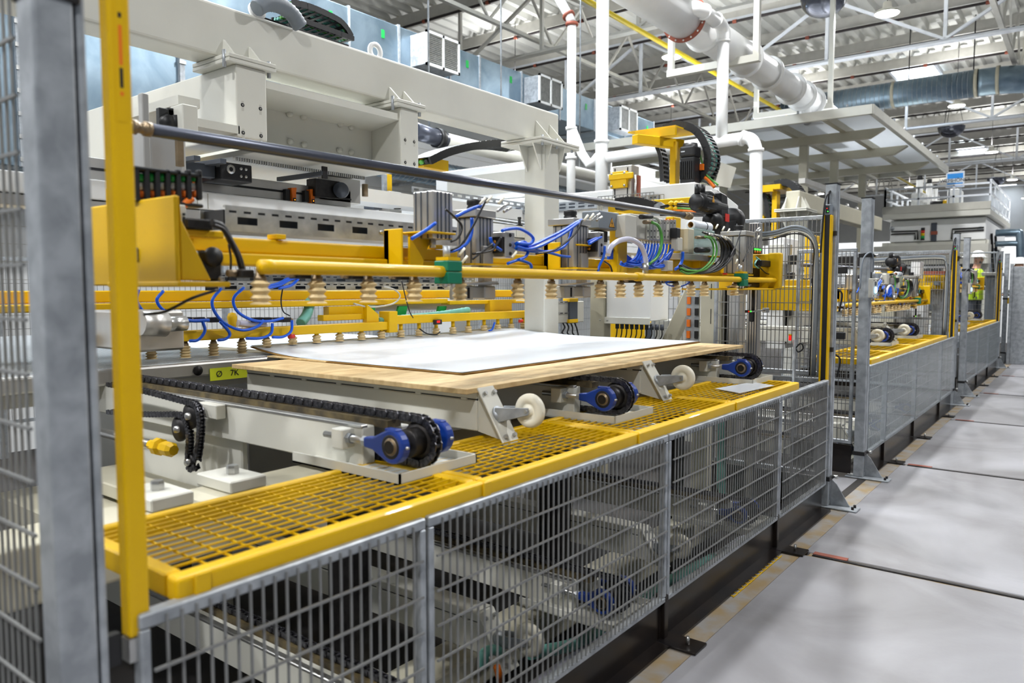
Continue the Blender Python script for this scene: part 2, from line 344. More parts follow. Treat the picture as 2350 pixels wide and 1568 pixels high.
MB().tube([at(1005, 318, X=-7), at(1420, 420, X=-7)], .1, 18).build('pipe_sleeve', 'white', d3)
MB().tube([at(1000, 316, X=-7), at(1012, 319, X=-7)], .13, 18).build('flange', 'black', d3)
# ================================================================ white pipework above the line
bp = thing('main_pipe', 'thick white main pipe descending along the hall at top right', 'pipe', (-4.25, 10, 4.66))
BR, BX, BZ = .25, -4.27, 4.92
MB().tube([(BX, 5.2, BZ), (BX, 9.12, BZ)], BR, 32).build('pipe_run', 'pure_white', bp)
MB().tube([(BX, 9.16, BZ), (BX, 12.2, BZ)], BR - .02, 32).build('pipe_run', 'pure_white', bp)
MB().tube([(BX, 12.24, BZ), (BX, 14.6, BZ)], BR - .04, 32).build('pipe_run', 'pure_white', bp)
MB().tube([(BX, 14.6, BZ), (BX, 17.2, BZ)], [BR - .06, .15], 28).build('reducer', 'pure_white', bp)
f1 = MB().lathe([(BR - .01, -.012), (BR + .045, -.012), (BR + .045, .012), (BR - .01, .012)], (BX, 9.14, BZ), (0, 1, 0), 36).build('flange', 'rust', bp)
for q in range(16):
    a = q * math.pi / 8
    MB().lathe([(.001, -.02), (.012, -.02), (.012, .02), (.001, .02)], (BX + math.cos(a) * (BR + .022), 9.14, BZ + math.sin(a) * (BR + .022)), (0, 1, 0), 6).build('bolt', 'pure_white', f1)
for y in (9.75, 11.3, 12.22, 13.4, 14.0, 14.55):
    MB().lathe([(BR - .05, -.015), (BR + .02, -.015), (BR + .02, .015), (BR - .05, .015)], (BX, y, BZ), (0, 1, 0), 32).build('flange', 'pure_white', bp)
YD = 9.7; v = at(1658, 200, Y=YD); zbr = at(1648, 62, Y=YD).z
MB().tube([(BX + .05, 8.75, zbr + .0), (v.x - .04, 8.95, zbr + .02), (v.x, 9.05, zbr), (v.x, 9.5, zbr)], .085, 18).build('side_branch', 'pure_white', bp)
MB().tube(spl([(v.x, 9.45, zbr), (v.x, 9.6, zbr - .01), (v.x, YD, zbr - .08), (v.x, YD, zbr - .2)], 5), .085, 18).build('branch_bend', 'pure_white', bp)
for y_ in (9.08, 9.44): MB().lathe([(.085, -.012), (.1, -.012), (.1, .012), (.085, .012)], (v.x, y_, zbr), (0, 1, 0), 18).build('collar', 'pure_white', bp)
MB().cyl((v.x, YD, at(1658, 322, Y=YD).z), (v.x, YD, zbr - .18), .075, 18).build('drop_pipe', 'pure_white', bp)
MB().lathe([(.075, -.015), (.09, -.015), (.09, .015), (.075, .015)], (v.x, YD, zbr - .2), n=18).build('collar', 'pure_white', bp)
MB().tube(spl([(BX, 14.2, BZ - .1), (BX + .02, 14.3, BZ - .35), (BX + .02, 14.3, BZ - .38)], 4), .09, 16).build('outlet', 'pure_white', bp)
# U-shaped hangers of the main pipe
def hanger(pl, pr, Y, ztop, lab):
    a, b = at(*pl, Y=Y), at(*pr, Y=Y)
    t = thing('pipe_hanger', lab, 'bracket', ((a.x + b.x) / 2, Y, a.z), 'U-shaped pipe hangers')
    MB().box(a.x - .05, b.x + .05, Y - .05, Y + .05, a.z - .05, a.z + .05).build('cross_bar', 'white', t)
    for x in (a.x, b.x): MB().box(x - .04, x + .04, Y - .04, Y + .04, a.z, ztop).build('drop_bar', 'white', t)
hanger((1540, 170), (1736, 128), 10.6, 6.95, 'nearer U-shaped steel hanger below the main pipe')
hanger((1735, 267), (1905, 238), 14.8, 6.95, 'farther U-shaped steel hanger below the main pipe')
# tall white riser pipes
def riser(px, Y, r, ytop, ybot, lab, col):
    a = at(px, 300, Y=Y); t = thing('riser_pipe', lab, 'pipe', (a.x, Y, 0), 'tall white riser pipes')
    zt, zb = at(px, ytop, Y=Y).z, at(px, ybot, Y=Y).z
    MB().cyl((a.x, Y, zb), (a.x, Y, zt), r, 20).build('pipe_run', 'pure_white', t)
    for c in col: z = at(px, c, Y=Y).z; MB().lathe([(r, -.02), (r + .02, -.02), (r + .02, .02), (r, .02)], (a.x, Y, z), n=20).build('collar', 'pure_white', t)
    return t, a
t, a = riser(1311, 9.7, .066, 55, 560, 'thinner white riser pipe with two rust-red joints', (295, 363))
MB().lathe([(.066, -.02), (.095, -.02), (.095, .02), (.066, .02)], (a.x, 9.7, at(1311, 56, Y=9.7).z), n=20).build('rust_collar', 'rust', t)
z = at(1311, 52, Y=9.7).z; q = Vector((a.x, 9.7, z))
q2 = at(1305, 36, Y=9.7); q3 = at(1280, -8, Y=9.7)
MB().tube([q, q2, q3], .066, 18).build('upper_bend', 'pure_white', t)
MB().lathe([(.066, -.02), (.095, -.02), (.095, .02), (.066, .02)], q2, q3 - q2, 20).build('rust_collar', 'rust', t)
MB().tube([at(1312, 295, Y=9.7), at(1335, 352, Y=9.7), at(1352, 378, Y=9.7), at(1362, 372, Y=9.7), at(1380, 350, Y=9.7)], .066, 16).build('lower_branch', 'pure_white', t)
t, a = riser(1381, 9.7, .09, -20, 560, 'thickest white riser pipe standing in front of the duct', (325,))
MB().tube([at(1395, 362, Y=9.7), at(1700, 318, Y=9.7)], .08, 16).build('cross_pipe', 'pure_white', t)
b0 = at(1700, 318, Y=9.7); b1 = at(1728, 325, Y=9.7); b2 = at(1735, 345, Y=9.7); b3 = at(1735, 560, Y=9.7)
MB().tube(spl([b0, at(1716, 317, Y=9.7), b1, b2, at(1735, 380, Y=9.7), b3], 5), .08, 18).build('down_bend', 'pure_white', t)
MB().lathe([(.08, -.02), (.1, -.02), (.1, .02), (.08, .02)], b2, (0, 0, 1), 18).build('collar', 'pure_white', t)
MB().lathe([(.08, -.02), (.1, -.02), (.1, .02), (.08, .02)], at(1705, 317.5, Y=9.7), b1 - b0, 18).build('collar', 'pure_white', t)
# ================================================================ canopy
CZ = 4.5; cx0, cx1, cy0, cy1 = -8.6, -3.0, 13.6, 21.6
cn = thing('canopy', 'white flat steel canopy roof on columns over the far machine', 'canopy', (-5.8, 17.6, 0))
m = mat('translucent_sheet', (236, 238, 240), .5, var=.02); N = m.node_tree.nodes; L = m.node_tree.links
tl = N.new('ShaderNodeBsdfTranslucent'); tl.inputs[0].default_value = lin((236, 240, 244)); mx = N.new('ShaderNodeMixShader'); mx.inputs[0].default_value = .28
L.new(N['Principled BSDF'].outputs[0], mx.inputs[1]); L.new(tl.outputs[0], mx.inputs[2]); L.new(mx.outputs[0], N['Material Output'].inputs[0])
MB().box(cx0, cx1, cy0, cy1, CZ - .006, CZ).build('roof_sheet', 'translucent_sheet', cn)
for a in ((cx0, cx1, cy0 - .02, cy0 + .06), (cx0, cx1, cy1 - .06, cy1 + .02), (cx1 - .06, cx1 + .02, cy0, cy1)):
    MB().box(*a, CZ - .14, CZ + .02).build('edge_profile', 'white', cn, bevel=.006)
for i, y in enumerate((14.9, 17.0, 19.45)):
    MB().prism([(cx0, CZ - .16), (cx1 - .25, CZ - .16), (cx1 - .12, CZ - .04), (cx1 - .12, CZ - .03), (cx0, CZ - .03)] if False else [(cx0, CZ - .3), (cx1 - .32, CZ - .3), (cx1 - .08, CZ - .16), (cx1 - .08, CZ - .14), (cx0, CZ - .14)], 'y', y - .07, y + .07).build('cross_beam', 'cream', cn)
    for x in (-4.47, -6.9): MB().box(x - .075, x + .075, y - .06, y + .06, -.3, CZ - .3).build('column', 'cream', cn, bevel=.006)
for q in range(6):
    x = cx1 - .75 - q * .85
    MB().box(x - .05, x + .05, cy0, cy1, CZ - .15, CZ - .03).build('purlin', 'cream', cn)
for q in range(7): MB().cyl((cx1 - .4 - q * .8, cy0, CZ), (cx1 - .4 - q * .8, cy0, CZ + .07), .02, 8).build('bolt', 'galv', cn)
for q in range(8): MB().cyl((cx1, cy0 + .7 + q * .95, CZ), (cx1, cy0 + .7 + q * .95, CZ + .07), .02, 8).build('bolt', 'galv', cn)
# ================================================================ guard fence along the aisle
PITCH_Y = 5.8
FX = -1.40
def wires(mb, y0, y1, z0, z1, x, dv=.03, dh=.1, r=.0024):
    n = max(1, round((y1 - y0) / dv))
    for i in range(1, n): y = y0 + (y1 - y0) * i / n; mb.bar((x, y, z0), (x, y, z1), 2 * r, 2 * r)
    n = max(1, round((z1 - z0) / dh))
    for i in range(1, n): z = z0 + (z1 - z0) * i / n; mb.bar((x + .006, y0, z), (x + .006, y1, z), 2.4 * r, 2.4 * r)
def wires_x(mb, x0, x1, z0, z1, y, dv=.03, dh=.1, r=.0024):
    n = max(1, round((x1 - x0) / dv))
    for i in range(1, n): x = x0 + (x1 - x0) * i / n; mb.bar((x, y, z0), (x, y, z1), 2 * r, 2 * r)
    n = max(1, round((z1 - z0) / dh))
    for i in range(1, n): z = z0 + (z1 - z0) * i / n; mb.bar((x0, y - .006, z), (x1, y - .006, z), 2.4 * r, 2.4 * r)
def low_panel(y0, y1, label, plexi=False, group='low mesh guard panels along the aisle'):
    t = thing('guard_panel', label, 'guard panel', (FX, (y0 + y1) / 2, .16), group); z0, z1 = .17, .889
    MB().box(FX - .02, FX + .012, y0, y1, z1 - .03, z1).build('top_rail', 'galv', t, bevel=.004)
    MB().box(FX - .02, FX + .012, y0, y1, z0, z0 + .022).build('bottom_rail', 'galv', t, bevel=.003)
    for a, b in ((y0, y0 + .02), (y1 - .02, y1)): MB().box(FX - .02, FX + .012, a, b, z0 + .022, z1 - .03).build('upright', 'galv', t, bevel=.003)
    mb = MB(); wires(mb, y0 + .02, y1 - .02, z0 + .02, z1 - .012, FX + (.014 if not plexi else -.012), dv=.03 if not plexi else .06, dh=.098)
    mb.build('wire_mesh', 'galv_wire', t, kind='stuff')
    if plexi: MB().box(FX + .012, FX + .016, y0 + .01, y1 - .01, z0 + .01, z1 - .01).build('clear_sheet', 'plexi', t)
    return t
def kick(y0, y1, label):
    t = thing('kick_plate', label, 'kick plate', (FX, (y0 + y1) / 2, 0), 'black kick plates under the guard panels')
    MB().box(FX - .015, FX - .007, y0, y1, .004, .165).build('plate', 'black_steel', t)
    MB().box(FX - .007, FX + .055, y0, y1, 0, .01).build('floor_flange', 'black_steel', t)
    return t
def base_post(y, label):
    t = thing('base_post', label, 'post', (FX, y, 0), 'black base posts under the guard panels')
    MB().box(FX - .035, FX + .012, y - .018, y + .018, .01, .2).build('stub', 'black_steel', t, bevel=.003)
    MB().box(FX - .05, FX + .17, y - .06, y + .06, 0, .012).build('foot_plate', 'black_steel', t, bevel=.003)
    MB().cyl((FX + .11, y, .012), (FX + .11, y, .045), .008, 8).build('anchor_bolt', 'steel', t)
    return t
ys = [.66, 1.437, 2.89, 4.33, 5.31]
LB = ['low mesh guard panel nearest the camera beside the yellow light curtain', 'second low mesh guard panel, below the first white caster wheel', 'third low mesh guard panel, middle of the front row', 'narrow fourth low mesh guard panel ending at the tall post']
for i in range(4):
    low_panel(ys[i] + .006, ys[i + 1] - .006, LB[i]); kick(ys[i] + .03, ys[i + 1] - .03, 'black kick plate under the ' + LB[i].split(' low')[0].replace('low mesh guard panel nearest', 'panel nearest') + ' front guard panel' if i else 'black kick plate under the guard panel nearest the camera')
    if i: base_post(ys[i], 'black base post at the %s joint of the front guard row' % ['', 'first', 'second', 'third'][i])
yp = [6.46, 7.13, 8.5, 10.1, 11.12]
LB2 = ['narrow clear-sheeted guard panel just past the second tall post', 'first wide clear-sheeted guard panel of the second cell', 'second wide clear-sheeted guard panel of the second cell', 'last clear-sheeted guard panel of the second cell']
for i in range(4):
    low_panel(yp[i] + .006, yp[i + 1] - .006, LB2[i], True, 'clear-sheeted guard panels of the far cells'); kick(yp[i] + .03, yp[i + 1] - .03, 'black kick plate under the ' + LB2[i])
    if i: base_post(yp[i], 'black base post at the %s joint of the second cell' % ['', 'first', 'second', 'third'][i])
yq = [12.3, 13.7, 15.2, 16.9]
for i in range(3):
    n = ['nearest', 'middle', 'farthest'][i]
    low_panel(yq[i] + .006, yq[i + 1] - .006, n + ' clear-sheeted guard panel of the third cell', True, 'clear-sheeted guard panels of the far cells'); kick(yq[i] + .03, yq[i + 1] - .03, 'black kick plate under the ' + n + ' panel of the third cell')
    if i: base_post(yq[i], 'black base post at the %s joint of the third cell' % ['', 'first', 'second'][i])
# tall posts with light curtains
def tall_post(y, label, foot=True, box=False, straps=(.2, 1.93), w=.085):
    t = thing('tall_post', label, 'post', (FX, y, 0), 'tall galvanised fence posts')
    MB().box(FX - .06, FX + .015, y - w / 2, y + w / 2, .012, 2.2).build('profile', 'galv', t, bevel=.006, seg=2)
    MB().box(FX + .015, FX + .0155, y - w * .18, y - w * .1, .05, 2.15).build('groove', 'ink', t)
    MB().box(FX - .065, FX + .02, y - w / 2 - .003, y + w / 2 + .003, 2.2, 2.206).build('end_cap', 'black', t)
    if foot:
        MB().box(FX - .12, FX + .2, y - .06, y + .06, 0, .012).build('foot_plate', 'galv', t, bevel=.003)
        MB().prism([(FX + .015, .012), (FX + .14, .012), (FX + .05, .16), (FX + .015, .19)], 'y', y + .02, y + .03).build('gusset', 'galv', t)
        for d in (-.03, .03): MB().cyl((FX + .17, y + d, .012), (FX + .17, y + d, .03), .009, 8).build('anchor_bolt', 'dark_steel', t)
    for z in straps:
        MB().box(FX - .068, FX + .022, y - w / 2 - .006, y + w / 2 + .006, z - .016, z + .016).build('strap', 'black', t, bevel=.003)
        MB().lathe([(.001, .0), (.013, 0), (.013, .03), (.001, .03)], (FX + .02, y + w / 2 + .012, z), (1, 0, 0), 10).build('strap_bolt', 'steel', t)
    if box:
        b = MB().box(FX + .016, FX + .05, y - w / 2 - .035, y + w / 2 + .03, 1.43, 1.58).build('button_box', 'grey_light', t, bevel=.004)
        MB().lathe([(.001, .012), (.022, .01), (.026, 0)], (FX + .05, y - .005, 1.49), (1, 0, 0), 16).build('blue_button', 'led_blue', b)
        MB().box(FX + .05, FX + .053, y - .03, y + .02, 1.525, 1.555).build('label_plate', 'grey_dark', b)
        for dy in (-.06, .055):
            for dz in (1.445, 1.565): MB().lathe([(.001, .003), (.005, .003), (.006, 0)], (FX + .05, y + dy, dz), (1, 0, 0), 8).build('screw', 'dark_steel', b)
        MB().cyl((FX + .03, y, 1.58), (FX + .03, y, 1.63), .015, 10).build('cable_gland', 'galv', b)
        MB().tube(spl([(FX + .03, y, 1.62), (FX + .03, y - .01, 1.72), (FX + .02, y - .06, 1.78), (FX - .02, y - .12, 1.72), (FX - .03, y - .14, 1.5)], 5), .006, 6).build('cable', 'grey_plastic', b)
    return t
def curtain(y, s, label, z0=.84, z1=1.99, led=True):
    """light curtain on a post at y; s=-1 looks towards the camera end, +1 away from it"""
    t = thing('light_curtain', label, 'light curtain', (FX - .03, y, z0), 'yellow light curtains')
    a, b = sorted((y, y + s * .045))
    MB().box(FX - .056, FX - .044, a, b, z0, z1).build('side_housing', 'yellow', t, bevel=.003)
    MB().box(FX - .012, FX, a, b, z0, z1).build('side_housing', 'yellow', t, bevel=.003)
    a2, b2 = sorted((y, y + s * .036)); MB().box(FX - .044, FX - .012, a2, b2, z0 + .004, z1 - .004).build('lens_strip', 'black', t)
    MB().box(FX - .05, FX - .006, a, b, z0 - .03, z0).build('bottom_bracket', 'black', t)
    h = MB().box(FX - .05, FX - .006, a, b, z1, z1 + .07).build('head', 'grey_plastic', t, bevel=.003)
    if led:
        yy = y + s * .046
        MB().box(FX - .04, FX - .016, min(yy, yy - s * .002), max(yy, yy - s * .002), z1 + .01, z1 + .06).build('display', 'black', h)
        MB().box(FX - .034, FX - .028, min(yy, yy + s * .002), max(yy, yy + s * .002), z1 + .04, z1 + .046).build('indicator', 'led_red', h)
        MB().box(FX - .028, FX - .022, min(yy, yy + s * .002), max(yy, yy + s * .002), z1 + .02, z1 + .026).build('indicator', 'led_green', h)
    MB().tube(spl([(FX - .03, y + s * .02, z1 + .07), (FX - .03, y + s * .02, z1 + .13), (FX - .03, y - s * .01, z1 + .16), (FX - .045, y + s * .05, z1 + .08), (FX - .06, y + s * .06, z1 - .25)], 6), .006, 6).build('cable', 'black', t)
    for z in (z0 + .25, z1 - .12): MB().box(FX - .06, FX + .02, min(y, y - s * .02), max(y, y - s * .02), z - .015, z + .015).build('clamp', 'black', t)
    return t
# nearest post, very close to the camera, with the back of its light curtain
np_ = thing('tall_post', 'blurred galvanised fence post at the left edge, nearest the camera', 'post', (FX - .03, .565, 0), 'tall galvanised fence posts')
MB().box(FX - .07, FX, .531, .596, .012, 2.35).build('profile', 'galv', np_, bevel=.006, seg=2)
MB().box(FX - .06, FX - .004, .6, .617, .05, 2.35).build('edge_profile', 'galv', np_, bevel=.007, seg=2)
MB().box(FX - .06, FX - .02, .596, .6, .05, 2.35).build('groove', 'ink', np_)
MB().box(FX - .075, FX + .004, .527, .606, 1.985, 2.02).build('strap', 'black', np_, bevel=.003)
MB().box(FX - .12, FX + .15, .51, .62, 0, .012).build('foot_plate', 'galv', np_)
MB().box(FX - .03, FX - .012, .617, .64, .8, .86).build('clamp', 'black', np_)
nc = thing('light_curtain', 'blurred yellow light curtain bar beside the nearest post at left', 'light curtain', (FX - .01, .67, .84), 'yellow light curtains')
MB().box(FX - .03, FX, .652, .692, .845, 2.3).build('housing', 'yellow', nc, bevel=.006, seg=2)
MB().box(FX - .038, FX - .03, .654, .66, .845, 2.3).build('rear_rib', 'yellow', nc, bevel=.002)
MB().box(FX - .03, FX + .0, .65, .67, .8, .845).build('bottom_bracket', 'steel', nc)
lb = MB().box(FX, FX + .0006, .662, .68, 1.8, 2.2).build('print_label', 'yellow', nc)
MB().box(FX + .0006, FX + .001, .669, .675, 1.9, 1.97).build('red_print', 'orange', lb)
MB().box(FX + .0006, FX + .001, .669, .675, 1.86, 1.895).build('black_print', 'ink', lb)
MB().box(FX + .0006, FX + .001, .669, .675, 1.983, 1.992).build('black_print', 'ink', lb)
MB().box(FX + .0006, FX + .001, .669, .675, 1.846, 1.853).build('red_print', 'orange', lb)
tall_post(5.40, 'tall galvanised post with light curtain in the middle of the fence line', straps=(.2,))
curtain(5.345, -1, 'yellow and black light curtain on the middle tall post')
tall_post(6.40, 'tall galvanised post with a blue-lit button box', box=True, straps=(.2, 1.76), w=.1)
curtain(6.455, 1, 'yellow light curtain behind the post with the nearer blue button', led=False, z1=1.72)
tall_post(11.2, 'tall galvanised post ending the second cell', straps=(.2, 1.9))
curtain(11.15, -1, 'yellow and black light curtain at the end of the second cell')
tall_post(12.2, 'tall galvanised post with the farther blue button box', box=True, straps=(.2, 1.76), w=.1)
curtain(12.255, 1, 'yellow light curtain behind the post with the farther blue button', led=False, z1=1.72)
tall_post(17.0, 'distant tall galvanised post ending the third cell', straps=(.2,))
curtain(16.95, -1, 'distant yellow and black light curtain at the end of the third cell')
tall_post(18.3, 'farthest tall galvanised post beside the distant worker', straps=(.2, 1.3), w=.12)
MB().box(FX + .016, FX + .1, 18.28, 18.36, 1.2, 1.32).build('emergency_stop', 'yellow', label='distant yellow emergency stop box at the right edge', cat='switch')
# wing panels across the line
def wing(x0, x1, y, z0, z1, label, mids=(), cables=False, dv=.03, toe=False):
    t = thing('mesh_panel', label, 'mesh panel', ((x0 + x1) / 2, y, z0), 'mesh wing panels')
    for z in (z0, z1 - .03): MB().box(x0, x1, y - .015, y + .015, z, z + .03).build('rail', 'galv', t, bevel=.003)
    for x in (x0, x1 - .025): MB().box(x, x + .025, y - .014, y + .014, z0 + .03, z1 - .03).build('upright', 'galv', t, bevel=.003)
    for z in mids: MB().box(x0, x1, y - .012, y + .012, z, z + .025).build('rail', 'galv', t)
    mb = MB(); wires_x(mb, x0 + .02, x1 - .02, z0 + .02, z1 - .02, y - .016, dv=dv, dh=.1); mb.build('wire_mesh', 'galv_wire', t, kind='stuff')
    if toe: MB().box(x0, x1, y - .006, y + .006, z0 - .24, z0 - .01).build('toe_board', 'black_steel', t)
    if cables:
        for q, (r, m) in enumerate(((.011, 'grey_plastic'), (.009, 'grey_plastic'), (.006, 'grey_light'), (.005, 'black'))):
            zz = z1 - .09 - q * .016
            MB().tube(spl([(x0, y - .03, zz), ((x0 + x1) / 2, y - .035, zz - .015), (x1 - .18, y - .035, zz + .02), (x1 - .06, y - .035 - q * .006, zz - .06), (x1 - .03 - q * .01, y - .035, zz - .3), (x1 - .035 - q * .01, y - .03, .9)], 5), r, 8).build('cable', m, t)
    return t
w1 = wing(-2.16, FX - .08, .56, .25, 2.15, 'blurred mesh panel at the far left edge beside the nearest post')
wing(-2.25, FX - .075, 5.42, .9, 2.0, 'mesh panel with grey cables behind the end of the front gripper', (), True)
wing(-2.25, FX - .075, 5.42, .2, .88, 'lower mesh panel below the one with grey cables', (.55,), toe=True)
wing(-1.95, FX - .09, 6.40, .26, 1.82, 'narrow mesh door panel between the two nearest tall posts', toe=True)
wing(-3.6, FX - .075, 11.2, .2, 2.0, 'mesh panel across the end of the second cell', (1.1,), True)
wing(-3.9, FX - .09, 12.2, .26, 1.82, 'mesh panel across the start of the third cell', toe=True, dv=.05)
wing(-4.3, FX - .075, 17.0, .2, 2.2, 'distant mesh panel across the end of the third cell', (), dv=.05)
MB().box(-1.95, -1.42, 5.47, 6.33, -.34, -.002).build('threshold_slab', 'concrete', label='small concrete threshold between the two nearest tall posts', cat='slab')
# control boxes and cables on the narrow door
for z, lab in ((1.62, 'small black switch box high on the narrow mesh door'), (1.1, 'small black switch box low on the narrow mesh door')):
    t = thing('switch_box', lab, 'switch', (-1.62, 6.37, z), 'black switch boxes on the mesh door')
    MB().box(-1.7, -1.55, 6.33, 6.37, z, z + .055).build('housing', 'black', t, bevel=.004)
    MB().box(-1.64, -1.62, 6.326, 6.331, z + .02, z + .035).build('sticker', 'paper', t)
    MB().tube(spl([(-1.62, 6.35, z), (-1.64, 6.34, z - .1), (-1.58, 6.34, z - .16), (-1.6, 6.35, z - .3)], 5), .007, 6).build('cable', 'black', t)
# edge of the yellow pit grating showing under the kick plates
eg = thing('edge_grating', 'thin yellow grating edge on the floor along the kick plates', 'grating', (-1.34, 3.9, 0))
MB().box(-1.352, -1.346, 3.5, 4.22, 0, .005).build('edge_bar', 'yellow', eg); MB().box(-1.332, -1.328, 3.5, 4.22, 0, .004).build('edge_bar', 'yellow', eg)
mb = MB()
for q in range(15): mb.box(-1.352, -1.328, 3.51 + q * .0485, 3.514 + q * .0485, 0, .004)
mb.build('cross_bars', 'yellow', eg, kind='stuff')
# ================================================================ yellow grating platform
def grating(y0, y1, label, dy=0., dx=.034, wy=.058, x0=-1.88, x1=-1.405, z=.93):
    t = thing('grating_panel', label, 'grating', ((x0 + x1) / 2, (y0 + y1) / 2, z - .05), 'yellow grating platform panels')
    MB().box(x1 - .045, x1, y0, y1, z - .055, z).build('front_rail', 'yellow', t, bevel=.01, seg=3)
    MB().box(x0, x0 + .03, y0, y1, z - .05, z).build('back_rail', 'yellow', t, bevel=.004)
    for a, b in ((y0, y0 + .035), (y1 - .035, y1)): MB().box(x0 + .03, x1 - .045, a, b, z - .05, z).build('end_rail', 'yellow', t, bevel=.004)
    mb = MB(); n = round((x1 - x0 - .075) / dx)
    for i in range(1, n): x = x0 + .03 + (x1 - x0 - .075) * i / n; mb.bar((x, y0 + .03, z - .004), (x, y1 - .03, z - .004), .0038, .0042)
    n = round((y1 - y0 - .07) / wy)
    for i in range(1, n): y = y0 + .035 + (y1 - y0 - .07) * i / n; mb.bar((x0 + .02, y, z - .009), (x1 - .03, y, z - .009), .0038, .0042)
    mb.build('grate_bars', 'yellow', t, kind='stuff'); return t
pl = [.745, 1.703, 2.662, 3.69, 4.72]
GL = ['yellow grating panel nearest the camera', 'yellow grating panel under the first white caster wheel', 'yellow grating panel under the second blue bearing', 'farthest yellow grating panel of the front platform, with a paper on it']
for i in range(4): grating(pl[i] + .003, pl[i + 1] - .003, GL[i])
gp = [6.6, 7.6, 8.6, 9.6, 10.6]
for i in range(4): grating(gp[i], gp[i + 1] - .006, 'yellow grating panel in the second cell, %s from its tall post' % ['first', 'second', 'third', 'fourth'][i], dx=.07, wy=.1)
for i in range(2): grating(12.5 + i * 2, 14.49 + i * 2, 'yellow grating panel in the third cell, %s half' % ['near', 'far'][i], dx=.1, wy=.15)
# fillet blocks that carry the front rail joints
for y, n in ((.80, 'near end'), (1.703, 'first joint'), (2.662, 'second joint'), (3.69, 'third joint')):
    MB().box(-1.4055, -1.398, y - .018, y + .018, .874, .931).build('rail_joint', 'yellow', bevel=.003, label='narrow yellow joint strip on the platform rail at the ' + n, cat='joint')
sh = at(1690, 890, Z=.935)
MB().hull_quad([(x, y, .934) for x, y in ((-1.68, 4.08), (-1.5, 3.98), (-1.46, 4.42), (-1.62, 4.5))], [(x, y, .936) for x, y in ((-1.68, 4.08), (-1.5, 3.98), (-1.46, 4.42), (-1.62, 4.5))]).build('paper_sheet', 'paper', label='white paper sheet lying on the far yellow grating', cat='paper')
# ================================================================ chain conveyors
def link_mesh():
    mb = MB()
    for s in (-1, 1):
        for (a, w) in ((-.5, .002), ):
            mb.prism([(-.017, -.006), (-.011, -.012), (.011, -.012), (.017, -.006), (.017, .006), (.011, .012), (-.011, .012), (-.017, .006)], 'y', s * .0135 - .0025, s * .0135 + .0025)
    mb.lathe([(.0075, -.011), (.0075, .011)], (0, 0, 0), (0, 1, 0), 8)
    me = bpy.data.meshes.new('chain_link'); me.from_pydata(mb.v, [], mb.f); me.polygons.foreach_set('use_smooth', mb.sm); me.materials.append(M['chain_steel']); return me
LINK = link_mesh()
SX, SR = -1.685, .072
def chain_path(x_end, zc, s):
    """position and angle after running s metres: from the far end along the top, then round the sprocket"""
    L = SX - x_end
    if s < L: return x_end + s, zc + SR, 0.
    a = (s - L) / SR
    if a < math.pi: return SX + SR * math.sin(a), zc + SR * math.cos(a), a
    return SX - (s - L - math.pi * SR), zc - SR, math.pi
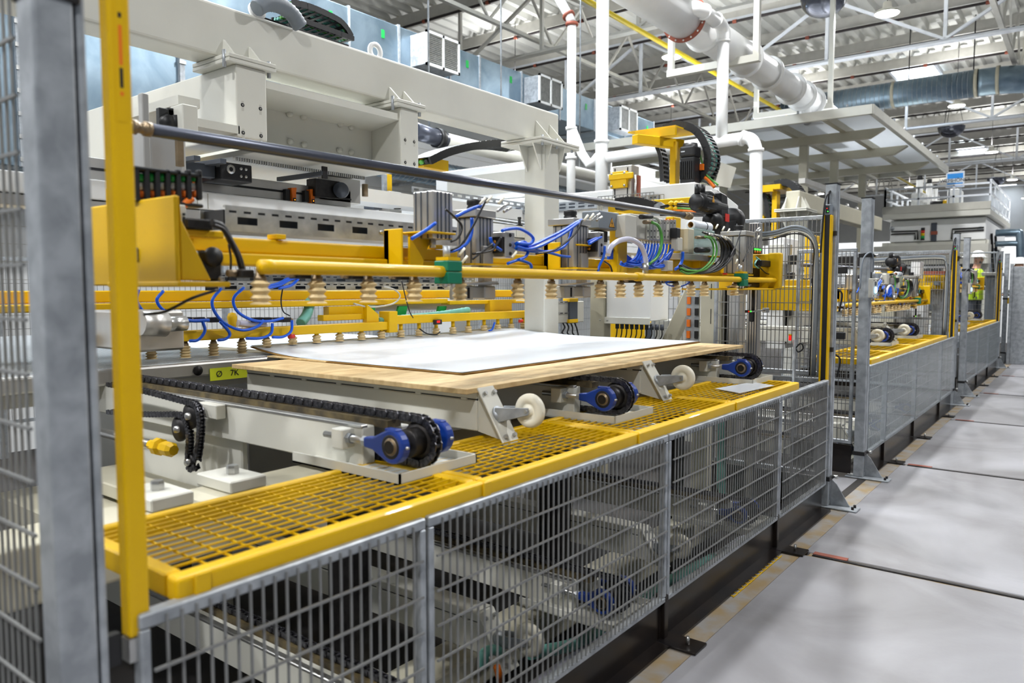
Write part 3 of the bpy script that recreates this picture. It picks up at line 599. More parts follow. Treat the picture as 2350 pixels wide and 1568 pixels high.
def chain_conveyor(y, zt, label, links, x_end=-3.9, dark=False):
    zc = zt - .083; t = thing('chain_conveyor', label, 'conveyor', (-2.8, y, zc - .2), 'white chain conveyors')
    MB().box(-4.4, -1.86, y - .075, y - .02, zc - .1, zc + .035).build('side_beam', 'white', t, bevel=.004)
    MB().box(-4.4, -1.8, y + .04, y + .08, zc - .1, zc + .03).build('side_beam', 'white', t, bevel=.004)
    MB().box(-4.4, -1.8, y - .02, y + .04, zc + .03, zc + .055).build('chain_guide', 'grease', t)
    MB().box(-4.4, -1.86, y - .078, y - .05, zc + .03, zc + .042).build('wear_strip', 'steel', t, bevel=.003)
    # drip pan
    x0, x1, y0, y1, zb = -2.1, -1.59, y - .17, y + .18, zc - .095
    p = MB().box(x0, x1, y0, y1, zb, zb + .006).build('drip_pan', 'white', t)
    for a in ((x1 - .006, x1, y0, y1), (x0, x1, y0, y0 + .006), (x0, x1, y1 - .006, y1)): MB().box(*a, zb, zb + .035).build('pan_rim', 'white', p)
    # sprocket, shaft, bearings
    MB().lathe([(.001, -.012), (.05, -.012), (.054, -.006), (.064, -.005), (.064, .005), (.054, .006), (.05, .012), (.001, .012)], (SX, y + .01, zc), (0, 1, 0), 28).build('sprocket', 'dark_steel', t)
    MB().lathe([(.001, -.05), (.042, -.05), (.046, -.044), (.046, .045), (.001, .05)], (SX, y, zc), (0, 1, 0), 24).build('hub', 'dark_steel', t)
    MB().cyl((SX, y - .125, zc), (SX, y + .14, zc), .02, 18).build('shaft', 'dark_steel', t)
    for s in (-1, 1):
        yb = y + s * .1; b = t
        prof = [(.048 * math.cos(a), .048 * math.sin(a)) for a in [math.radians(k) for k in range(-120, 121, 15)]]
        mb = MB(); mb.prism([(SX + x * 1.12, zc + z * 1.12) for x, z in prof] + [(SX - .085, zc + .02), (SX - .125, zc + .016), (SX - .125, zc - .016), (SX - .085, zc - .02)], 'y', yb - .017, yb + .017)
        b = mb.build('bearing', 'blue_cast', t, bevel=.006, seg=2)
        MB().box(SX - .03, SX + .022, yb - .014, yb + .014, zc + .045, zc + .055).build('cap_lug', 'blue_cast', b, bevel=.003)
        MB().lathe([(.001, .0215), (.022, .0215), (.023, .018), (.028, .018), (.029, .012)], (SX, yb - .0, zc), (0, s if s > 0 else -1, 0), 20).build('shaft_end', 'brass', b)
        MB().lathe([(.029, .0175), (.038, .0175), (.038, .01)], (SX, yb, zc), (0, s, 0), 20).build('seal_ring', 'ink', b)
        MB().lathe([(.001, .012), (.004, .012), (.006, 0)], (SX + .05, yb, zc + .0), (1, 0, .15), 8).build('grease_nipple', 'steel', b)
    # tensioner
    yb = y - .1
    MB().cyl((SX - .33, yb, zc), (SX - .1, yb, zc), .011, 12).build('tension_rod', 'steel', t)
    for x in (-.2, -.125): MB().lathe([(.001, -.008), (.018, -.008), (.018, .008), (.001, .008)], (SX + x - .005, yb, zc), (1, 0, 0), 6, False).build('nut', 'galv', t)
    MB().box(SX - .27, SX - .215, yb - .025, yb + .03, zc - .035, zc + .03).build('tension_block', 'white', t, bevel=.003)
    # chain
    total = SX - x_end + math.pi * SR + .35; n = int(total / .0275)
    if links:
        ch = bpy.data.objects.new('chain', None); COL.objects.link(ch); ch.parent = t; WL[ch] = WL[t]
        for i in range(n):
            x, z, a = chain_path(x_end, zc, i * .0275)
            o = bpy.data.objects.new('link', LINK); COL.objects.link(o); o.parent = ch
            o.location = Vector((x, y + .01, z)) - WL[t]; o.rotation_euler = (0, a, 0); o.scale = (1, 1 if i % 2 else .8, 1)
    else:
        mb = MB()
        for i in range(n):
            x, z, a = chain_path(x_end, zc, i * .0275); ca, sa = math.cos(a), math.sin(a)
            for s in (-1, 1):
                q = [(-.016, -.008), (-.009, -.0115), (.009, -.0115), (.016, -.008), (.016, .008), (.009, .0115), (-.009, .0115), (-.016, .008)]
                w = .0135 if i % 2 else .0108
                mb.prism([(x + u * ca + v * sa, z - u * sa + v * ca) for u, v in q], 'y', y + .01 + s * w - .0022, y + .01 + s * w + .0022)
            mb.box(x - .006, x + .006, y, y + .02, z - .006, z + .006)
        mb.build('chain', 'chain_steel', t, kind='stuff')
    return t
CY = (1.70, 2.96, 4.6)
WN = ('nearest', 'middle', 'farthest')
chains = []
for i, y in enumerate(CY):
    chains.append(chain_conveyor(y, 1.10, '%s upper chain conveyor, ending above the yellow grating' % WN[i], i == 0))
LOWZ = -.915
for i in range(3):
    if i == 0: chain_conveyor(CY[0], 1.10 + LOWZ, 'nearest lower chain conveyor, seen through the mesh', False)
    else: copy_tree(chains[i], (0, 0, LOWZ), '%s lower chain conveyor, seen through the mesh' % WN[i])
for i, y in enumerate((8.5, 9.9)):
    copy_tree(chains[1], (0, y - CY[1], 0), '%s upper chain conveyor of the second cell' % ('nearer', 'farther')[i])
    copy_tree(chains[1], (0, y - CY[1], LOWZ), '%s lower chain conveyor of the second cell' % ('nearer', 'farther')[i])
copy_tree(chains[1], (0, 6.95 - CY[1], LOWZ), 'lower chain conveyor beside the second tall post')
copy_tree(chains[1], (0, 14.2 - CY[1], 0), 'nearer upper chain conveyor of the third cell'); copy_tree(chains[1], (0, 16.2 - CY[1], 0), 'farther upper chain conveyor of the third cell')
# ================================================================ roller beams with white caster wheels
def caster_beam(y, zt, label):
    t = thing('caster_beam', label, 'conveyor beam', (-2.8, y, zt - .2), 'white beams with caster wheels')
    MB().box(-3.4, -1.87, y - .06, y + .04, zt - .165, zt - .045).build('beam', 'white', t, bevel=.004)
    MB().box(-3.4, -1.87, y - .06, y + .04, zt - .04, zt - .005).build('upper_cover', 'white', t, bevel=.003)
    MB().box(-3.4, -1.87, y - .055, y + .035, zt - .046, zt - .039).build('joint_gap', 'ink', t)
    for q in range(6): MB().box(-3.2 + q * .25, -3.17 + q * .25, y - .061, y - .05, zt - .047, zt - .038).build('tab', 'white', t)
    # tilted end plate, from (-1.86, zt-.01) down to (-1.69, zt-.2)
    a, b = Vector((-1.85, y - .05, zt + .005)), Vector((-1.72, y - .05, zt - .2)); u = (b - a).normalized(); nrm = Vector((-u.z, 0, u.x)); nrm = nrm if nrm.x > 0 else -nrm
    mb = MB(); P = lambda s, w, h: a + u * s + Vector((0, w, 0)) + nrm * h; Ls = (b - a).length
    mb.hull_quad([P(0, -.035, 0), P(Ls, -.035, 0), P(Ls, .06, 0), P(0, .06, 0)], [P(0, -.035, .008), P(Ls, -.035, .008), P(Ls, .06, .008), P(0, .06, .008)]).build('end_plate', 'white', t, bevel=.002)
    mb = MB(); mb.prism([(-1.88, zt - .005), (-1.86, zt - .005), (-1.74, zt - .19), (-1.88, zt - .165)], 'y', y - .05, y + .03); mb.build('end_wedge', 'white', t)
    c = Vector((-1.655, y - .005, zt - .07)); k = P(Ls * .5, .012, .01)
    MB().lathe([(.001, -.02), (.018, -.02), (.02, -.012), (.03, -.012), (.034, -.017), (.058, -.017), (.064, -.008), (.065, 0), (.064, .008), (.058, .017), (.034, .017), (.001, .018)], c, (0, 1, 0), 36).build('wheel', 'nylon', t)
    fk = MB(); d = (c - k)
    for s in (-1, 1):
        fk.hull_quad([k + Vector((0, s * .026 - .002, .03)), c + Vector((.012, s * .026 - .002, .014)), c + Vector((.012, s * .026 - .002, -.014)), k + Vector((0, s * .026 - .002, -.03))],
                     [k + Vector((0, s * .026 + .002, .03)), c + Vector((.012, s * .026 + .002, .014)), c + Vector((.012, s * .026 + .002, -.014)), k + Vector((0, s * .026 + .002, -.03))])
    fk.build('fork', 'galv', t, bevel=.002)
    MB().lathe([(.001, 0), (.034, 0), (.034, .012), (.02, .02), (.001, .02)], k - nrm * .005, nrm, 18).build('swivel', 'galv', t)
    MB().cyl(c - Vector((0, .032, 0)), c + Vector((0, .032, 0)), .008, 10).build('axle', 'steel', t)
    for s in (.12, .88):
        for w in (-.015, .04): MB().lathe([(.001, .014), (.008, .014), (.008, 0)], P(Ls * s, w, .008), nrm, 6, False).build('bolt', 'steel', t)
    return t
cb = caster_beam(2.27, 1.115, 'upper beam with the nearest white caster wheel, between the first two blue bearings')
copy_tree(cb, (0, 1.33, 0), 'upper beam with the second white caster wheel')
copy_tree(cb, (0, 0, LOWZ + .03), 'lower beam with a white caster wheel behind the second mesh panel')
copy_tree(cb, (0, 1.33, LOWZ + .03), 'lower beam with a white caster wheel behind the third mesh panel')
for i, y in enumerate((8.0, 9.3)):
    copy_tree(cb, (0, y - 2.27, 0), '%s upper caster beam of the second cell' % ('nearer', 'farther')[i])
copy_tree(cb, (0, 7.55 - 2.27, LOWZ + .03), 'lower caster beam behind the clear sheet of the second cell')
copy_tree(cb, (0, 14.9 - 2.27, 0), 'caster beam of the third cell')
# ================================================================ board and white sheets
mat('osb', (222, 196, 146), .65, vs=9, rgb2=(188, 156, 108), bump=.12, bs=90, dist=.8, stretch=(2.2, .7, 1), fac=(.3, .66))
bd = thing('osb_board', 'brown particle board lying on the chain conveyors under the white sheets', 'board', (-2.6, 3.55, 1.10))
MB().box(-3.42, -1.86, 2.14, 4.98, 1.101, 1.122).build('board_sheet', 'osb', bd, bevel=.002)
MB().box(-3.6, -3.1, 2.47, 2.56, 1.123, 1.131).build('thin_strip', 'osb', bd, bevel=.001)
def sheet(label, z0, th, m, x_front=-2.19, y0=2.485, y1=5.0, wob=0.):
    nx, ny = 40, 40; vs = []; xs = [x_front - (1.75) * i / nx for i in range(nx + 1)]
    top = []
    for i, x in enumerate(xs):
        for j in range(ny + 1):
            y = y0 + (y1 - y0) * j / ny
            l = max(0, (-3.05 - x) / .85)
            sag = 1.0 if l else 0
            lift = .03 * (l ** 2.0) + .012 * l * math.sin(y * 7.1) * (1 - l) + .02 * l * max(0, math.cos((y - 4.9) * 1.6)) ** 6
            jx = wob * math.sin(y * 11 + z0 * 900) * (1 if i == 0 else 0)
            yy = y + (.10 * l * l * (1 - j / ny) if True else 0)
            top.append(Vector((x + jx, yy, z0 + lift)))
    n = len(top); vs = top + [v - Vector((0, 0, th)) for v in top]; fs = []; w = ny + 1
    for i in range(nx):
        for j in range(ny):
            a = i * w + j; q = (a, a + 1, a + w + 1, a + w); fs.append(q[::-1]); fs.append(tuple(k + n for k in q))
    for j in range(ny): fs.append((j, j + 1, j + 1 + n, j + n)); a = nx * w + j; fs.append((a + 1, a, a + n, a + 1 + n))
    for i in range(nx): a = i * w; fs.append((a + w, a, a + n, a + w + n)); a += ny; fs.append((a, a + w, a + w + n, a + n))
    mb = MB(); mb.add(vs, fs, True); return mb.build('laminate_sheet', m, label=label, cat='sheet')
sheet('brown underside layer of the laminate sheets, visible as a thin edge on the board', 1.1295, .006, 'brown_edge', x_front=-2.175, y0=2.475, wob=.004)
sheet('large glossy white laminate sheet lying on the board, its back edge lifted by suction cups', 1.1335, .002, 'paper', x_front=-2.185, y0=2.485)
# ================================================================ energy chains
def resample(pts, n):
    P = [Vector(p) for p in pts]; d = [0]
    for a, b in zip(P, P[1:]): d.append(d[-1] + (b - a).length)
    out = []; k = 0
    for i in range(n + 1):
        s = d[-1] * i / n
        while k < len(P) - 2 and d[k + 1] < s: k += 1
        out.append(P[k].lerp(P[k + 1], (s - d[k]) / max(1e-9, d[k + 1] - d[k])))
    return out
def carrier(parent, pts, w, h, n, side, m='black', cables=('teal', 'teal', 'green_cable', 'grey_plastic'), name='energy_chain', r=None, shell=False):
    """energy chain along pts: links with two side plates and crossbars, cables inside; side = sideways direction"""
    ch = bpy.data.objects.new(name, None); COL.objects.link(ch); ch.parent = parent; WL[ch] = WL[parent]
    pts = spl(pts, 8); R = resample(pts, n); L = (R[1] - R[0]).length; side = Vector(side).normalized()
    mb = MB()
    for s in (-1, 1): mb.prism([(-L * .54, -h * .42), (-L * .4, -h / 2), (L * .4, -h / 2), (L * .54, -h * .42), (L * .54, h * .42), (L * .4, h / 2), (-L * .4, h / 2), (-L * .54, h * .42)], 'y', s * w / 2 - w * .05, s * w / 2 + w * .05)
    mb.box(-L * .2, L * .2, -w / 2, w / 2, h * .42, h * .5)
    if shell: mb.box(-L * .47, L * .47, -w / 2, w / 2, -h * .5, -h * .4)
    else: mb.box(-L * .2, L * .2, -w / 2, w / 2, -h * .5, -h * .42)
    me = bpy.data.meshes.new('chain_link'); me.from_pydata(mb.v, [], mb.f); me.materials.append(M[m])
    for i in range(n):
        a, b = R[i], R[i + 1]; d = (b - a).normalized(); y = (side - d * side.dot(d)).normalized(); z = d.cross(y)
        o = bpy.data.objects.new('link', me); COL.objects.link(o); o.parent = ch
        mt = Matrix((d, y, z)).transposed().to_4x4(); mt.translation = (a + b) / 2 - WL[parent]; o.matrix_local = mt
    for k, c in enumerate(cables):
        off = (k + .5) / len(cables) - .5
        q = []
        for i, p in enumerate(pts):
            d = (pts[min(i + 1, len(pts) - 1)] - pts[max(0, i - 1)]).normalized(); y = (side - d * side.dot(d)).normalized(); z = d.cross(y)
            q.append(p + y * off * w * .82 + z * h * .08 * math.sin(i * .4 + k))
        MB().tube(q, r or min(h * .3, w * .36 / len(cables)), 6).build('cable', c, ch)
    return ch
# ================================================================ gantry over the front cell
GX = -3.5
gb = thing('gantry_beam', 'long cream-white gantry beam crossing the upper left of the picture', 'beam', (GX - .2, 2.7, 2.66))
MB().box(GX - .3, GX - .1, -.6, 5.33, 2.684, 2.953).build('box_beam', 'white', gb, bevel=.018, seg=3)
MB().lathe([(.028, -.008), (.058, -.008), (.058, .008), (.028, .008), (.028, -.008)], (GX - .14, at(866, 118, X=GX - .12).y, 2.985), (1, 0, 0), 24).build('lifting_eye', 'pure_white', gb)
e = at(585, 22, X=GX - .02); MB().lathe([(.018, -.008), (.05, -.008), (.05, .008), (.018, .008), (.018, -.008)], (GX - .12, e.y + .08, 2.985), (1, 0, .2), 20).build('lifting_eye', 'pure_white', gb)
gc = thing('gantry_column', 'cream-white column carrying the far end of the gantry beam', 'column', (GX - .1, 5.04, 0))
MB().box(GX - .2, GX, 4.98, 5.19, -.3, 2.64).build('column_shaft', 'white', gc, bevel=.008, seg=2)
MB().box(GX - .34, GX + .06, 4.85, 5.4, 2.64, 2.66).build('flange_plate', 'white', gc, bevel=.003)
MB().box(GX - .34, GX + .06, 4.85, 5.4, 2.663, 2.682).build('flange_plate', 'white', gc, bevel=.003)
for y in (5.0, 5.19):
    MB().prism([(GX - .1, 2.682), (GX + .05, 2.682), (GX - .095, 2.84), (GX - .1, 2.84)], 'y', y - .006, y + .006).build('gusset', 'white', gc)
    MB().prism([(GX, 2.64), (GX + .055, 2.64), (GX + .006, 2.47), (GX, 2.45)], 'y', y - .006, y + .006).build('gusset', 'white', gc)
for x in (GX - .17, GX - .03):
    MB().prism([(4.98, 2.64), (4.86, 2.64), (4.975, 2.44)], 'x', x - .006, x + .006).build('gusset', 'white', gc)
for y in (4.9, 5.1, 5.32): MB().cyl((GX + .035, y, 2.62), (GX + .035, y, 2.7), .01, 6).build('bolt', 'galv', gc)
def hung_box(y0, y1, label):
    t = thing('cross_box', label, 'beam', (GX - .5, (y0 + y1) / 2, 2.275), 'box beams hanging under the gantry beam')
    MB().box(GX - 2.6, GX + .0, y0, y1, 2.275, 2.64).build('box_beam', 'white', t, bevel=.008, seg=2)
    for z in (2.64, 2.662): MB().box(GX - .32, GX + .02, y0 - .05, y1 + .05, z, z + .02).build('flange_plate', 'white', t, bevel=.003)
    for y in (y0 + .0, y1 - .03): MB().prism([(GX - .1, 2.682), (GX + .0, 2.682), (GX - .096, 2.775), (GX - .1, 2.775)], 'y', y - .006, y + .006).build('gusset', 'white', t)
    for y in (y0 + .035, y1 - .04):
        for z in (2.3, 2.39, 2.44): 
            if z != 2.39: MB().lathe([(.004, .002), (.009, .002), (.011, 0)], (GX, y, z), (1, 0, 0), 10).build('bolt_hole', 'ink', t)
            MB().box(GX, GX + .0008, y - .006, y + .007, z - .03, z + .02).build('scuff', 'grey_dark' if z == 2.39 else 'grey_light', t) if z != 2.39 else None
    for y in (y0 - .05, y1 + .03): MB().cyl((GX - .02, y, 2.615), (GX - .02, y, 2.7), .01, 6).build('bolt', 'galv', t)
    return t
hung_box(2.255, 2.435, 'left box beam hanging below the gantry beam, with four bolt holes')
hung_box(3.41, 3.565, 'right box beam hanging below the gantry beam')
cp = thing('carriage_plate', 'cream plate with paired bolts between the two hanging box beams', 'plate', (GX - .3, 2.92, 2.25))
MB().box(GX - .3, GX - .27, 2.437, 3.408, 2.27, 2.62).build('web_plate', 'white', cp)
MB().prism([(GX - .27, 2.52), (GX - .02, 2.56), (GX - .02, 2.6), (GX - .27, 2.6)], 'y', 2.437, 3.408).build('sill', 'white', cp)
MB().box(GX - 2.4, GX - .05, 2.437, 3.408, 2.235, 2.262).build('bottom_plate', 'white', cp)
for px, py in ((663, 262), (695, 268), (780, 285), (805, 292), (665, 325), (697, 332), (778, 345), (805, 350)):
    p = at(px, py, X=GX - .265); MB().lathe([(.001, .02), (.016, .02), (.018, 0)], p, (1, 0, 0), 10).build('bolt', 'white', cp)
# energy chain lying on the gantry beam, with grey corrugated hose
ec = thing('cable_carrier', 'black energy chain with teal cables lying on top of the gantry beam', 'energy chain', (GX - .1, 2.9, 2.92))
P = [at(655, 12, X=GX - .2), at(690, 20, X=GX - .2), at(730, 36, X=GX - .2), at(770, 58, X=GX - .2), at(790, 88, X=GX - .2)]
carrier(ec, P, .13, .035, 9, (1, 0, 0), cables=('teal', 'teal', 'grey_plastic', 'teal', 'green_cable'), shell=False)
carrier(ec, [at(640, 40, X=GX - .2), at(700, 60, X=GX - .2), at(795, 94, X=GX - .2)], .13, .03, 10, (1, 0, 0))
MB().box(GX - .3, GX - .12, 2.5, 3.1, 2.953, 2.965).build('base_strip', 'black', ec)
hp = spl([at(588, 20, X=GX - .05), at(610, 8, X=GX - .05), at(640, 12, X=GX - .05), at(668, 30, X=GX - .05), at(690, 62, X=GX - .05)], 8)
MB().tube(hp, [.04 + .004 * (i % 2) for i in range(len(hp))], 12).build('corrugated_hose', 'grey_plastic', ec)
e2 = thing('cable_carrier', 'black energy chain curving between the hanging box and the gantry column', 'energy chain', (-4.0, 4.5, 2.3))
carrier(e2, [at(965, 372, X=-4.1), at(1010, 352, X=-4.1), at(1070, 338, X=-4.1), at(1130, 332, X=-4.1), at(1185, 338, X=-4.1)], .2, .06, 18, (1, 0, 0), cables=('green_cable', 'green_cable', 'black'), shell=True)
MB().box(-4.3, -3.95, 3.56, 3.7, 2.3, 2.42).build('carrier_arm', 'yellow', e2)
yb = at(980, 376, X=-4.2); MB().box(yb.x - .2, yb.x + .1, yb.y - .14, yb.y + .14, yb.z - .05, yb.z + .03).build('carrier_support', 'yellow', e2)
# carriage rail, sensors and drive under the plate
rl = thing('carriage_rail', 'grey aluminium rail with orange sensors under the cream plate', 'rail', (-3.95, 2.9, 1.95))
zt, zb = at(700, 425, X=-3.95).z, at(700, 465, X=-3.95).z
MB().box(-4.05, -3.95, 1.7, 3.38, zb, zt).build('profile', 'alu', rl, bevel=.003)
MB().box(-3.949, -3.945, 1.7, 3.38, (zt + zb) / 2 - .008, (zt + zb) / 2 + .004).build('groove', 'ink', rl)
for px, py in ((665, 447), (708, 450), (380, 400), (440, 405)):
    p = at(px, py, X=-3.93)
    MB().box(p.x - .02, p.x + .01, p.y - .035, p.y - .005, p.z - .04, p.z + .03).build('sensor_bracket', 'black', rl)
    s = MB().prism([(p.y - .005, p.z + .04), (p.y + .035, p.z + .045), (p.y + .03, p.z + .01), (p.y + .03, p.z - .05), (p.y + .002, p.z - .05), (p.y, p.z)], 'x', p.x - .015, p.x + .025).build('orange_sensor', 'orange', rl, bevel=.002)
    MB().box(p.x + .025, p.x + .027, p.y + .006, p.y + .026, p.z - .045, p.z - .02).build('sensor_display', 'black', s)
    MB().box(p.x + .027, p.x + .028, p.y + .014, p.y + .02, p.z - .034, p.z - .028).build('sensor_led', 'led_orange', s)
p = at(783, 437, X=-3.85)
MB().lathe([(.001, -.03), (.03, -.03), (.048, -.03), (.048, .03), (.03, .03), (.03, .032), (.001, .032)], p, (.7, -.7, 0), 20).build('guide_roller', 'grey_dark', rl)
MB().box(p.x - .12, p.x - .03, p.y - .18, p.y + .02, p.z - .05, p.z + .06).build('roller_block', 'dark_steel', rl, bevel=.004)
MB().box(p.x - .2, p.x - .1, p.y - .1, p.y + .25, p.z - .06, p.z + .1).build('end_plate', 'alu', rl, bevel=.004)
MB().cyl((p.x, p.y + .2, p.z - .02), (p.x, p.y + .2, p.z + .06), .02, 10).build('lubricator', 'brass', rl)
p = at(545, 395, X=-3.7)
dv = MB().box(p.x - .2, p.x, p.y - .1, p.y + .09, p.z - .05, p.z + .045).build('drive_block', 'black', rl, bevel=.004)
MB().lathe([(.012, .004), (.025, .004), (.025, 0)], (p.x, p.y - .04, p.z + .01), (1, 0, 0), 14).build('drive_shaft', 'steel', dv)
for dy in (.02, .05):
    for dz in (-.02, .02): MB().lathe([(.001, .006), (.008, .006), (.008, 0)], (p.x, p.y + dy, p.z + dz), (1, 0, 0), 8).build('screw', 'steel', dv)
MB().box(p.x - .1, p.x - .05, p.y - .32, p.y - .1, p.z - .04, p.z + .03).build('drive_arm', 'grey_dark', rl, bevel=.003)
for (a, b) in (((360, 378), (453, 363)), ((410, 385), (513, 370)), ((640, 412), (745, 398))):
    q0, q1 = at(*a, X=-3.6), at(*b, X=-3.6); q0 = at(*a, Y=q1.y - .0)
    MB().bar(q0, q1, .035, .025).build('trigger_bar', 'grey_dark', rl, bevel=.002)
p = at(745, 398, X=-3.6); MB().box(p.x - .01, p.x + .002, p.y - .015, p.y + .02, p.z - .03, p.z + .04).build('trigger_bracket', 'dark_steel', rl)
# toothed rack under the plate
mb = MB()
for q in range(60): mb.box(GX - .35, GX - .33, 2.45 + q * .016, 2.458 + q * .016, 2.215, 2.235)
mb.build('gear_rack', 'steel', rl, kind='stuff')
# motor group behind the near end of the drive shaft
mg = thing('lift_motor', 'grey motor group at the near end of the long drive shaft', 'motor', (-3.2, 1.9, 2.1))
for px in (388, 408):
    p = at(px, 278, X=-3.1); MB().box(p.x - .05, p.x - .02, p.y - .03, p.y + .035, p.z - .06, p.z + .055).build('black_flange', 'black', mg, bevel=.003)
    MB().lathe([(.001, .03), (.03, .028), (.034, 0)], (p.x - .02, p.y, p.z - .005), (1, 0, 0), 18).build('shaft_cap', 'black', mg)
p = at(440, 280, X=-3.05); MB().box(p.x - .1, p.x, p.y - .04, p.y + .03, p.z - .05, p.z + .07).build('box_tube', 'white', mg, bevel=.004)
p = at(360, 350, X=-2.9); MB().box(p.x - .2, p.x, p.y - .05, p.y + .13, p.z - .1, p.z + .1).build('gear_cover', 'alu', mg, bevel=.03, seg=3)
p = at(338, 350, X=-2.6); MB().box(p.x - .03, p.x, p.y - .012, p.y + .012, p.z - .16, p.z + .2).build('mount_plate', 'alu', mg, bevel=.003)
MB().box(-3.62, -3.5, 1.75, 2.27, 2.29, 2.33).box(-3.5, -3.15, 1.75, 1.85, 2.29, 2.33).build('hanger_frame', 'white', mg)
p = at(415, 345, X=-2.8); MB().box(p.x - .02, p.x, p.y - .012, p.y + .012, p.z - .06, p.z + .05).build('stay', 'brass', mg)
# large white lower beam running along the line
wb = thing('support_beam', 'long white support beam behind the cable tray of the front gripper', 'beam', (-3.85, 3.4, 1.93))
MB().box(-3.98, -3.8, 1.2, 5.75, 1.925, 2.02).build('box_beam', 'pure_white', wb, bevel=.008, seg=2)
MB().box(-3.97, -3.81, 1.2, 5.75, 1.87, 1.92).build('lower_profile', 'alu', wb, bevel=.003)
for y in (2.2, 2.26, 4.0, 5.0): MB().box(-3.8, -3.798, y, y + .004, 1.93, 2.01).build('weld_seam', 'grey_light', wb)
p = at(1192, 500, X=-3.85)
cl = MB().lathe([(.03, 0), (.03, .012), (.015, .02), (.012, .06), (.016, .065), (.016, .08), (.001, .08)], (p.x, p.y, 2.02), n=12).build('sensor_mount', 'black', wb)
# ================================================================ big cross gantry between the cells, with tower
XY = 7.0
xg = thing('cross_gantry', 'massive white cross gantry box between the first and second cell', 'gantry', (-5, 7.5, 2.0))
xr = -3.13
MB().box(-7.5, xr, XY, XY + .45, 2.05, 2.54).build('box_beam', 'pure_white', xg, bevel=.012, seg=2)
MB().prism([(xr, 2.54), (xr, 2.05), (-2.72, 2.05), (-2.72, 2.42)] if False else [(XY + .45, 2.05), (8.2, 2.05), (8.2, 2.42), (7.6, 2.54), (XY + .45, 2.54)], 'x', xr - .5, xr - .02).build('end_housing', 'pure_white', xg, bevel=.012)
MB().box(-6.6, -5.05, XY + .02, XY + .25, 2.55, 2.95).build('upper_frame', 'pure_white', xg, bevel=.01)
MB().box(-6.4, -5.2, XY + .015, XY + .02, 2.62, 2.86).build('frame_recess', 'grey_light', xg)
def slotted(name, m, parent, y0, y1, x, z0, z1, pitch=.08, slot=.05, rows=((.3, .7),), axis='y', th=.002):
    """perforated strip: real slots between bars; rows are slot bands as fractions of the height"""
    mb = MB(); H = z1 - z0; cuts = [0]; order = sorted(range(len(rows)), key=lambda i: rows[i][0])
    if isinstance(pitch, tuple): pitch, slot = tuple(pitch[i] for i in order), tuple(slot[i] for i in order)
    rows = [rows[i] for i in order]
    for a, b in rows: cuts += [a, b]
    cuts.append(1)
    def bb(a, b, c, d):
        if axis == 'y': mb.box(x, x + th, a, b, c, d)
        else: mb.box(a, b, x, x + th, c, d)
    for i in range(0, len(cuts) - 1, 2): bb(y0, y1, z0 + cuts[i] * H, z0 + cuts[i + 1] * H)
    for k, (a, b) in enumerate(rows):
        pp, sl = (pitch, slot) if not isinstance(pitch, tuple) else (pitch[k], slot[k]); n = max(1, int((y1 - y0) / pp)); s = (y1 - y0) / n
        for i in range(n + 1):
            c = y0 + i * s; bb(max(y0, c - (s - sl) / 2), min(y1, c + (s - sl) / 2), z0 + a * H, z0 + b * H)
    return mb.build(name, m, parent)
MB().box(-6.9, -3.5, XY - .03, XY - .004, 2.36, 2.44).build('strip_back', 'grey_dark', xg)
slotted('perforated_strip', 'galv', xg, -6.9, -3.5, XY - .035, 2.355, 2.445, .12, .08, ((.2, .42), (.6, .8)), 'x')
tw = thing('energy_tower', 'yellow tower post with a big black energy chain loop on the cross gantry', 'tower', (-3.45, 7.25, 2.54))
MB().box(-6.7, -6.4, XY + .1, XY + .35, -.3, 2.05).build('leg', 'pure_white', xg)
px = lambda x, y, Y=7.2: at(x, y, Y=Y)
a, b = px(1541, 420), px(1556, 330); MB().box(a.x, b.x, 7.15, 7.25, 2.54, b.z + .02).build('post', 'yellow', tw, bevel=.004)
a = px(1510, 345, 6.95); b = px(1560, 345, 7.35)
c0, c1 = px(1508, 338, 7.05), px(1563, 330, 7.05)
MB().bar((px(1505, 318).x, 6.75, px(1505, 316, 6.8).z), (px(1548, 335).x + .03, 7.3, px(1505, 316, 6.8).z), .09, .09).build('arm', 'yellow', tw, bevel=.004)
zz = px(1520, 305).z
MB().hull_quad([(px(1462, 320).x, 7.0, zz - .0), (px(1500, 300).x - .1, 7.5, zz), (px(1572, 312).x, 7.5, zz), (px(1570, 312).x, 7.0, zz)], [(px(1462, 320).x, 7.0, zz + .015), (px(1500, 300).x - .1, 7.5, zz + .015), (px(1572, 312).x, 7.5, zz + .015), (px(1570, 312).x, 7.0, zz + .015)]).build('tray_plate', 'yellow', tw)
MB().box(px(1480, 320).x, px(1570, 312).x, 6.99, 7.03, zz - .08, zz).build('tray_lip', 'yellow', tw)
carrier(tw, [px(1533, 300, 7.3), px(1570, 290, 7.3), px(1608, 305, 7.3), px(1632, 345, 7.3), px(1632, 385, 7.3), px(1612, 418, 7.3)], .22, .075, 24, (0, 1, 0), cables=('teal', 'teal', 'grey_light', 'teal'), shell=True)
carrier(tw, [px(1510, 330, 7.3), px(1522, 360, 7.3), px(1525, 400, 7.3), px(1526, 418, 7.3)], .14, .04, 9, (0, 1, 0), cables=('black',))
MB().tube(spl([px(1495, 298, 7.1), px(1520, 300, 7.1), px(1545, 296, 7.1)], 6), .02, 8).build('cable', 'black', tw)
sm = thing('servo_motor', 'tall black finned servo motor standing on the cross gantry', 'motor', (px(1584, 400).x, 7.1, 2.54))
c = px(1583, 400, 7.1); top = px(1583, 330, 7.1).z
MB().box(c.x - .075, c.x + .075, 7.03, 7.18, 2.54, top - .14).build('body', 'black', sm, bevel=.01, seg=2)
for q in range(7): MB().box(c.x - .07 + q * .022, c.x - .06 + q * .022, 7.018, 7.03, 2.58, top - .18).build('fin', 'black', sm)
